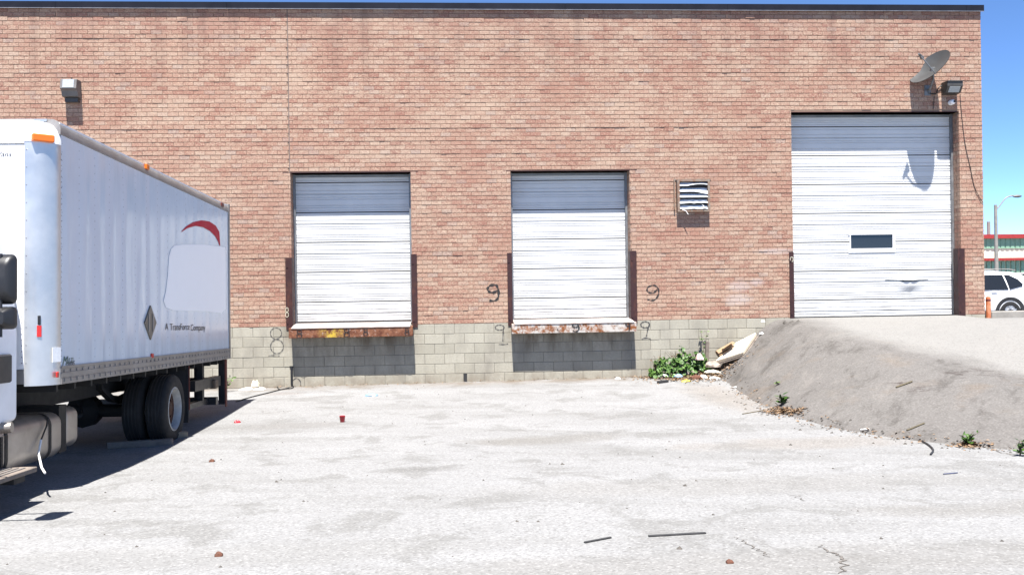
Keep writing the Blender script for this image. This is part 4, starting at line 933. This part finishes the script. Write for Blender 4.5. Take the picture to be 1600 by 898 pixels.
# green and white works building far behind
FD = 92.; g0 = Dp(1541, 395, FD); gx0, gy = g0.x-24, g0.y
zt_ = Dp(1570, 366, FD).z; z1_ = Dp(1570, 372.5, FD).z; z2_ = Dp(1570, 388, FD).z; z3_ = Dp(1570, 403, FD).z; z4_ = Dp(1570, 407, FD).z; z5_ = Dp(1570, 411, FD).z; z6_ = Dp(1570, 416, FD).z
fb = empty('works_building', (gx0, gy, .3), 'long green and cream works building with red roof trim far behind', 'building'); zz = .3
m_red = simple('red_trim', (.42, .035, .03), .6); m_green = simple('mint_green_cladding', (.30, .52, .36), .6); m_cream = simple('cream_cladding', (.72, .70, .52), .7, k=1)
LB = 75
MB().box(0, LB, .05, 20, 0, zt_-zz-.1).build('wall', m_cream, fb)
MB().box(-.3, LB+.3, -.35, 20, z1_-zz, zt_-zz).build('roof_trim', m_red, fb)
gp = MB()
for k in range(int(LB/.5)): gp.box(k*.5, k*.5+.36, -.06, .04, z2_-zz, z1_-zz).box(k*.5+.36, k*.5+.5, -.02, .04, z2_-zz, z1_-zz)
tag(gp.build('green_cladding', m_green, fb), kind='stuff')
MB().box(0, LB, -.5, .04, z4_-zz, z3_-zz).build('red_band', m_red, fb)
gp = MB()
for k in range(int(LB/.5)): gp.box(k*.5, k*.5+.33, -.10, .04, z6_-zz-.6, z5_-zz+.2)
tag(gp.build('lower_cladding', m_green, fb), kind='stuff'); MB().box(0, LB, -.02, .04, .0, z6_-zz-.6).build('plinth', simple('dark_green_plinth', (.035, .06, .05), .7), fb)
for k in range(8): MB().box(3+k*9, 8+k*9, -.04, .03, .2, z6_-zz-.7).build('shutter', m_clad, fb)
vp = Dp(1554.5, 366, FD); MB().tube([(vp.x-gx0, 1, zt_-zz-.2), (vp.x-gx0, 1, Dp(1554, 345, FD).z-zz)], .17, 8).build('roof_vent', m_concrete, fb, 40)

# ------------------------------------------------------------------ plants
def leaf(b, p, d, s, nrm=None, wid=.5, m=0):      # heart-ish folded leaf
    d = Vector(d).normalized(); n = Vector(nrm or (random.gauss(0, .6), random.gauss(-.5, .5), 1)).normalized(); r = d.cross(n).normalized(); n = r.cross(d); p = Vector(p)
    v = [p, p+d*s*.35+r*s*wid*.5+n*s*.08, p+d*s*.75+r*s*wid*.38+n*s*.04, p+d*s, p+d*s*.75-r*s*wid*.38+n*s*.04, p+d*s*.35-r*s*wid*.5+n*s*.08, p+d*s*.5-n*s*.03]
    b.add(v, [(0, 1, 6), (1, 2, 6), (2, 3, 6), (3, 4, 6), (4, 5, 6), (5, 0, 6)], m)
def weed(px, py, h, n, label, lm=None, ls=.06, spread=.5, loc=None, seed=0, name='weed', group='weeds growing in the cracks', wid=.45):
    random.seed(100+seed); p = loc or PG(px, py); e = empty(name, p, label, 'weed', group); lb = MB(); sb = MB()
    ns = max(3, n//7)
    for k in range(ns):
        a = random.uniform(0, 6.28); tilt = random.uniform(.1, spread); hh = h*random.uniform(.6, 1.05)
        P = [Vector((math.cos(a)*tilt*hh*t*t+random.gauss(0, .004), math.sin(a)*tilt*hh*t*t*.7, hh*t)) for t in (0, .35, .7, 1)]; sb.tube(P, [.006, .005, .004, .002], 5)
        for j in range(max(3, n//ns)):
            t = random.uniform(.15, 1); i = min(int(t*3), 2); q = P[i].lerp(P[i+1], t*3-i); aa = random.uniform(0, 6.28)
            leaf(lb, q, (math.cos(aa), math.sin(aa)*.8-.2, random.uniform(-.1, .7)), ls*random.uniform(.6, 1.3), wid=wid)
    sb.build('stem', m_stem, e, 40); lb.build('foliage', lm or m_leaf2, e, fix=False); return e
weed(364, 606, .40, 60, 'upright leafy weed against the block wall behind the truck', ls=.06, spread=.2, seed=1)
weed(352, 612, .28, 80, 'yellowish bushy weed beside the rear bumper of the truck', ls=.07, spread=.7, seed=2)
weed(917, 589, .13, 26, 'small weed at the wall under the right dock lip, nearer the middle', ls=.05, seed=3); weed(926, 587, .17, 30, 'taller small weed at the wall under the right dock lip', ls=.05, seed=4)
weed(972, 586, .11, 22, 'low weed at the wall near the right end of the dock shadow', ls=.06, spread=.8, seed=5); weed(854, 590, .12, 22, 'thin dry weed at the wall under the middle of the right dock', m_dry, ls=.035, spread=.6, seed=6)
weed(619, 597, .12, 30, 'scrubby weeds at the wall below the right end of the left dock', m_leaf2, ls=.03, spread=.8, seed=7); weed(812, 593, .10, 14, 'tiny weed at the wall under the left end of the right dock', ls=.03, seed=8)
weed(1221, 632, .14, 34, 'leafy weed at the foot of the ramp above a rusty patch', m_leaf, ls=.10, spread=.9, seed=9); weed(1511, 696, .17, 50, 'largest weed at the foot of the ramp, near the right edge', m_leaf, ls=.07, spread=.9, seed=10)
weed(1594, 712, .16, 26, 'weed at the foot of the ramp cut by the right edge', m_leaf, ls=.08, spread=.7, seed=11); weed(1216, 601, .06, 12, 'tiny weed sprouting low on the ramp slope', m_leaf2, ls=.05, spread=.9, seed=12)
weed(1024, 590, .5, 26, 'tall thin dry weed at the left end of the vine', m_dry, ls=.05, spread=.25, seed=13)
weed(1108, 540, .26, 30, 'small green shoot left of the rolled cardboard', m_leaf, ls=.06, spread=.5, seed=14)
# the vine heap at the wall
random.seed(21); vb = PG(1062, 588); vn = empty('vine', (vb.x, -.12, vb.z), 'dense green vine heaped against the block wall by the ramp', 'vine'); lb = MB(); sb = MB()
for k in range(560):
    u = random.uniform(-1, 1); hmax = (.50+.13*math.sin(u*9+1)+.09*math.sin(u*23))*(1-.45*abs(u-.3)); t = random.random()**.8; x = u*.60; z = hmax*t; y = -.30*(1-t)*random.random()-.03+.0
    leaf(lb, (x, y, z), (random.gauss(0, .7), -abs(random.gauss(.5, .4)), random.gauss(-.25, .5)), random.uniform(.045, .12), (random.gauss(0, .35), -.75, random.uniform(.3, 1)), .85)
for k in range(16):
    x = random.uniform(-.58, .58); sb.tube([(x, -.05, 0), (x+random.gauss(0, .08), -.04, .25), (x+random.gauss(0, .15), -.03, .5)], [.008, .006, .003], 5)
sb.build('stem', m_stem, vn, 40); lb.build('foliage', m_leaf, vn, fix=False)
for px_, h_, s_, lab in ((1053, .62, 31, 'dry dead stalks standing up through the vine'), (1099, .8, 32, 'tall stalk with pale leaves at the right of the vine')): weed(px_, 586, h_, 24, lab, m_dry if s_ == 31 else m_leaf2, ls=.06, spread=.12, loc=Vector((W(px_, 580).x, -.1, gz(W(px_, 580).x, -.1))), seed=s_)

# ------------------------------------------------------------------ litter and debris
def crumple(name, px, py, sx, sy, sz, m, label, cat, seed, rz=0, lift=0., thick=True, loc=None, tilt=None):
    random.seed(300+seed); p = loc or PG(px, py); n = 7; b = MB(); H = [[random.random() for _ in range(n+1)] for _ in range(n+1)]
    if p.y > -.12: q_ = W(px, py, -.3); p = Vector((q_.x, -.3, max(surf(q_.x, -.3), q_.z-.04)))
    for side in (0, 1):
        for j in range(n+1):
            for i in range(n+1):
                u, v = i/n-.5, j/n-.5; dome = max(0, 1-(2*u)**2)*max(0, 1-(2*v)**2); r_ = 1-.25*random.random()*(1 if i in (0, n) or j in (0, n) else .2)
                h = sz*(.15+.55*dome+.3*H[j][i]) if side == 0 else sz*.02*H[j][i]
                b.v.append((u*sx*r_, v*sy*r_, h))
    N = (n+1)*(n+1)
    for j in range(n):
        for i in range(n):
            q = (j*(n+1)+i, j*(n+1)+i+1, (j+1)*(n+1)+i+1, (j+1)*(n+1)+i); b.f += [q, tuple(N+k for k in q[::-1])]
    for i in range(n):
        for (a, c) in ((i, i+1), ((n*(n+1))+i+1, n*(n+1)+i), ((i+1)*(n+1), i*(n+1)), (i*(n+1)+n, (i+1)*(n+1)+n)): b.f.append((a, N+a, N+c, c))
    b.m = [0]*len(b.f); o = b.build(name, m, smooth=45); o.location = p+Vector((0, 0, lift)); o.rotation_euler = (tilt[0], tilt[1], rz) if tilt else (0, 0, rz); return tag(o, label, cat, 'litter on the yard')
# red cup lying on its side
p = PG(535, 659); e = empty('plastic_cup', p, 'crushed red plastic cup standing alone in front of the left dock', 'cup', 'litter on the yard')
MB().lathe([(.034, 0), (.036, .002), (.050, .115), (.053, .118), (.047, .116), (.033, .006)], 16, M=Matrix.Rotation(R(-90), 4, 'Y')).build('cup_wall', m_redp, e, 40); MB().lathe([(.001, .004), (.034, .004)], 16, M=Matrix.Rotation(R(-90), 4, 'Y')).build('cup_bottom', m_redp, e); e.scale = (.9, .9, .8)
crumple('drink_can', 371, 660, .10, .06, .05, m_redp, 'flattened red can on the yard beside the truck', 'can', 1)
for i, (px, py, s, lab) in enumerate(((331, 721, .065, 'brown dried clump nearest the truck wheel'), (342, 868, .06, 'brown dried clump at the bottom left of the yard'), (1140, 879, .05, 'brown dried clump at the bottom right of the yard'))): crumple('dried_clump', px, py, s, s*.8, s*.6, m_clump, lab, 'clump', 10+i)
crumple('plastic_bag', 581, 618, .24, .16, .05, m_blue, 'pale blue plastic bag flat on the yard below the left dock', 'bag', 20)
crumple('plastic_bottle', 965, 590, .12, .06, .045, m_paper, 'clear crushed bottle at the wall under the right dock', 'bottle', 21)
crumple('foam_tray', 395, 608, .52, .28, .05, m_paper, 'torn white foam tray on the ground by the wall behind the truck', 'tray', 22); crumple('foam_chunk', 399, 603, .16, .12, .15, m_foam, 'cream foam chunk lying on the torn white tray', 'foam', 23, lift=.03)
crumple('plastic_bag', 1060, 590, .2, .14, .09, m_blue, 'light blue plastic bag in the litter under the vine', 'bag', 24); crumple('snack_wrapper', 1072, 596, .2, .12, .05, m_yellow, 'yellow wrapper in the litter under the vine', 'wrapper', 25)
crumple('plastic_bag', 1093, 556, .16, .12, .16, simple('pinkish_bag', (.7, .35, .3), .5, 0, .3, 14, c2=(.8, .74, .72)), 'red and white bag caught in the right of the vine', 'bag', 26, loc=Vector((W(1093, 560, -.3).x, -.3, W(1093, 562, -.3).z)))
crumple('rag', 1113, 570, .34, .24, .14, m_rag, 'greyish brown rag below the foam slab', 'rag', 27); crumple('rag', 1088, 592, .26, .16, .10, m_clump, 'rust coloured rag in the litter under the vine', 'rag', 28)
crumple('cardboard', 1112, 582, .34, .2, .07, m_foam, 'pale torn cardboard at the foot of the ramp', 'cardboard', 29); crumple('paper_scrap', 1116, 592, .22, .14, .06, m_paper, 'white crumpled paper at the foot of the ramp, beside the litter', 'paper', 30)
crumple('paper_scrap', 1150, 605, .18, .07, .02, m_paper, 'thin white paper strip lying flat by the ramp edge', 'paper', 31); crumple('paper_scrap', 1038, 586, .26, .12, .08, m_paper, 'pale scrap under the left part of the vine', 'paper', 32); crumple('paper_scrap', 1080, 584, .3, .14, .08, m_rag, 'grey scrap under the middle of the vine', 'paper', 33); crumple('paper_scrap', 1098, 590, .18, .12, .07, m_paper, 'white scrap between the rust coloured rag and the ramp', 'paper', 36)
crumple('paper_scrap', 1190, 522, .1, .08, .05, m_paper, 'small white scrap on the ramp above the foam slab', 'paper', 34); crumple('paper_scrap', 1192, 500, .09, .03, .05, m_paper, 'white scrap against the block wall at the ramp crest', 'paper', 35)
# foam slab leaning on the slope
c0, c1, c2, c3 = [W(*q) for q in ((1120, 565, -.26), (1163, 554, -.44), (1184, 523, -.16), (1151, 537, -.06))]; dz = Vector((0, 0, -.07)); c0, c1, c2, c3 = c0+dz, c1+dz*.5, c2+dz*.5, c3+dz
b = MB(); P = [c0, c1, c2, c3]; nn = (c1-c0).cross(c3-c0).normalized(); nn = -nn if nn.z < 0 else nn
top = [p+nn*.12 for p in P]; o_ = c0.copy(); fs = empty('foam_slab', o_, 'cream foam slab sliding down the ramp edge by the wall', 'foam slab')
b.add([p-o_+nn*.025 for p in P]+[p-o_ for p in top], [(0, 1, 2, 3), (7, 6, 5, 4), (0, 4, 5, 1), (1, 5, 6, 2), (2, 6, 7, 3), (3, 7, 4, 0)]); ob = b.build('foam_block', m_foam, fs); bevel(ob, .02, 2)
b = MB(); b.add([p-o_+nn*.004+Vector((.015, -.03, 0)) for p in P]+[p-o_+nn*.022+Vector((.015, -.03, 0)) for p in P], [(0, 1, 2, 3), (7, 6, 5, 4), (0, 4, 5, 1), (1, 5, 6, 2), (2, 6, 7, 3), (3, 7, 4, 0)]); b.build('under_board', m_wood2, fs)
a, c = W(1121, 553, -.22), W(1147, 538, -.16); cr_ = empty('cardboard_roll', a, 'tan rolled cardboard lying on the foam slab', 'cardboard'); d = c-a; b = MB(); rg = []
for t in (0, .3, .7, 1): 
    q_ = d*t; sx_ = d.cross(Vector((0, 0, 1))).normalized(); up_ = sx_.cross(d).normalized()
    rg.append([q_+sx_*(.07+.010*math.sin(t*9))*math.cos(f)+up_*.075*math.sin(f) for f in np.linspace(.2, 6.0, 16)]+[q_+sx_*.058*math.cos(f)+up_*.063*math.sin(f) for f in np.linspace(6.0, .2, 16)])
b.loft(rg).build('roll', m_card, cr_, 40); b = MB(); q_ = d*.2; b.add([q_+Vector((0, -.05, .07)), q_+d*.6+Vector((0, -.04, .08)), q_+d*.65+Vector((.0, -.16, .10)), q_+d*.05+Vector((0, -.17, .08))], [(0, 1, 2, 3)]); b.build('loose_flap', m_card, cr_)
# stake, timbers, sticks
p = Vector((W(1101, 580).x, -.16, gz(5.2, -.1))); tag(MB().cbox(-.035, .035, -.02, .02, 0, .52, .005, M=Matrix.Translation(p) @ Matrix.Rotation(.05, 4, 'Y')).build('wooden_stake', m_wood2), 'grey wooden stake upright behind the vine', 'stake')
for px, py, lab, m, rz_ in ((264, 694, 'wood block wedged in front of the rear truck tyre', m_wood2, .2), (287, 682, 'round cut timber end beside the rear truck tyre', m_wood, .5)):
    p = PG(px, py); e = empty('wheel_chock', p, lab, 'wood block', 'timbers chocking the truck wheel', rz=rz_)
    MB().cbox(-.75 if 'wedged' in lab else -.14, .05, -.05, .05, -.01, .075, .008).build('timber', m, e)
def stick(px0, px1, r, m, label, name='stick', cat='stick', mid=(), bend=.0):
    P = [PG(*q)+Vector((0, 0, r*1.1)) for q in (px0, *mid, px1)]; return tag(MB().tube(catmull(P, 5), r, 6).build(name, m, smooth=40), label, cat, 'sticks and strips on the yard')
def strip(px0, px1, w_, h_, label):
    a, c = PG(*px0), PG(*px1); d = (c-a); ln = d.length; e = MB().cbox(0, ln, -w_/2, w_/2, .002, h_, .003); o = e.build('rubber_strip', m_seal); o.location = a; o.rotation_euler = (0, -math.asin(d.z/ln), math.atan2(d.y, d.x)); return tag(o, label, 'strip', 'sticks and strips on the yard')
strip((1013, 838), (1103, 833), .024, .012, 'long black rubber strip low on the yard, right of centre'); strip((913, 848), (955, 840), .018, .012, 'short thin black strip low on the yard, at centre'); strip((1028, 599), (1043, 597), .06, .05, 'black rubber stub by the litter under the vine')
stick((1441, 690), (1454, 711), .011, m_black, 'bent dark twig at the foot of the ramp', mid=((1452, 697), (1458, 704))); stick((1417, 673), (1444, 662), .010, m_stem, 'straight thin stick lying on the ramp slope')
stick((1160, 647), (1196, 641), .007, m_stem, 'thin twig beside the rusty patch near the ramp foot'); stick((1474, 741), (1496, 739), .006, simple('blue_grey_stick', (.08, .09, .16), .5), 'thin blue grey stick on the yard at the right'); stick((1345, 672), (1358, 671), .01, m_paper, 'pale stick on the yard at the ramp edge')
stick((1400, 606), (1425, 597), .012, m_stem, 'dark broken stick on the ramp slope above the scrapes')
# black cable with a loop by the wall
P = [(369, 628), (392, 621), (420, 614), (440, 609), (456, 607), (458, 603), (446, 601), (434, 604), (438, 609), (452, 606)]
tag(MB().tube(catmull([PG(*q)+Vector((0, 0, .012)) for q in P], 6), .010, 6).build('ground_cable', m_cable, smooth=40), 'black cable lying from the truck to a loop at the wall', 'cable')
# loose stones, leaf litter, pebbles
random.seed(5)
def pebble(b, p, s, flat=.6):
    v = [Vector((random.gauss(0, 1), random.gauss(0, 1), random.gauss(0, 1))).normalized() for _ in range(0)]
    k = 6; top = [(p.x+s*math.cos(2*math.pi*i/k)*random.uniform(.7, 1.2), p.y+s*math.sin(2*math.pi*i/k)*random.uniform(.7, 1.2), p.z) for i in range(k)]
    b.add(top+[(p.x+random.gauss(0, s*.2), p.y+random.gauss(0, s*.2), p.z+s*flat*1.4)], [(i, (i+1) % k, k) for i in range(k)])
for i, (px, py, s) in enumerate(((1227, 504, .07), (1237, 503, .06), (1247, 502, .06), (1225, 640, .05), (1235, 646, .05))):
    b = MB(); pebble(b, Vector((0, 0, -.01)), s); o = b.build('stone', m_stone); o.location = PG(px, py)
    tag(o, ('leftmost of three dark stones in a row at the ramp crest', 'middle one of three dark stones in a row at the ramp crest', 'rightmost of three dark stones in a row, nearest the tall door', 'dark stone just below the leafy weed at the ramp foot', 'dark stone at the right end of the rusty leaf patch')[i], 'stone', 'stones on the ramp')
b = MB()
for k in range(330):
    x = random.uniform(-7.5, 6.5); y = -random.random()**.8*15; 
    if x < -3.4 and y > -12: continue
    pebble(b, Vector((x, y, surf(x, y)+.0)), random.choice((.006, .008, .011, .015)) if random.random() < .93 else .024)
for k in range(160):
    i = random.randrange(1, 8); t = random.random(); a, c = EDGE[i], EDGE[i+1]; x = a[0]+(c[0]-a[0])*t+random.gauss(-.08, .2); y = a[1]+(c[1]-a[1])*t+random.gauss(0, .2); pebble(b, Vector((x, y, surf(x, y)-.002)), random.uniform(.01, .03))
tag(b.build('pebbles', m_stone, fix=False), 'scattered dark pebbles over the pale yard', kind='stuff')
b = MB()
def lit(x, y, s): a = random.uniform(0, 6.28); leaf(b, (x, y, surf(x, y)+.004+random.random()*.02), (math.cos(a), math.sin(a), random.gauss(0, .25)), s, (random.gauss(0, .3), random.gauss(0, .3), 1), .5)
for k in range(2200): x = random.gauss(4.85, .48); y = -abs(random.gauss(.15, .42))-.02; lit(x, y, random.uniform(.03, .08))
for k in range(420): p = PG(random.gauss(1222, 16), random.gauss(643, 3.0)); lit(p.x, p.y, random.uniform(.03, .07))
for k in range(160): p = PG(random.gauss(1512, 12), random.gauss(696, 2.5)); lit(p.x, p.y, random.uniform(.03, .06))
for k in range(300):
    i = random.randrange(2, 9); t = random.random(); a, c = EDGE[i], EDGE[i+1]; lit(a[0]+(c[0]-a[0])*t+random.gauss(-.06, .12), a[1]+(c[1]-a[1])*t+random.gauss(0, .1), random.uniform(.02, .06))
for k in range(300): x = random.uniform(-4, 5); lit(x, -abs(random.gauss(0, .07))-.02, random.uniform(.02, .05))
tag(b.build('leaf_litter', m_dry, fix=False), 'brown dry leaf litter along the wall and ramp foot', kind='stuff')

def crack(pts, w_):
    c = catmull([PG(*q) for q in pts], 8); bb_ = MB()
    for i, p in enumerate(c):
        t = (c[min(i+1, len(c)-1)]-c[max(i-1, 0)]).normalized(); nn = Vector((-t.y, t.x, 0)); j = nn*random.gauss(0, .018); q_ = w_*random.uniform(.4, 1.2)*(1-abs(2*i/len(c)-1)**3)+.001
        for s_ in (-1, 1): v = p+j+nn*q_*s_; bb_.v.append((v.x, v.y, gz(v.x, v.y)+.004))
    bb_.f = [(2*i, 2*i+2, 2*i+3, 2*i+1) for i in range(len(c)-1)]; bb_.m = [0]*len(bb_.f); bb_.build('pavement_crack', m_crack, bpy.data.objects['ground'], fix=False)
m_crack = simple('crack_dirt', (.15, .135, .12), .95)
for pts, w_ in ((((1150, 838), (1170, 850), (1190, 862), (1203, 870)), .006), (((1278, 850), (1296, 862), (1312, 868), (1318, 880), (1312, 896)), .010), (((1230, 772), (1242, 774), (1255, 782)), .005), (((1590, 712), (1570, 708), (1548, 700)), .012)): crack(pts, w_)
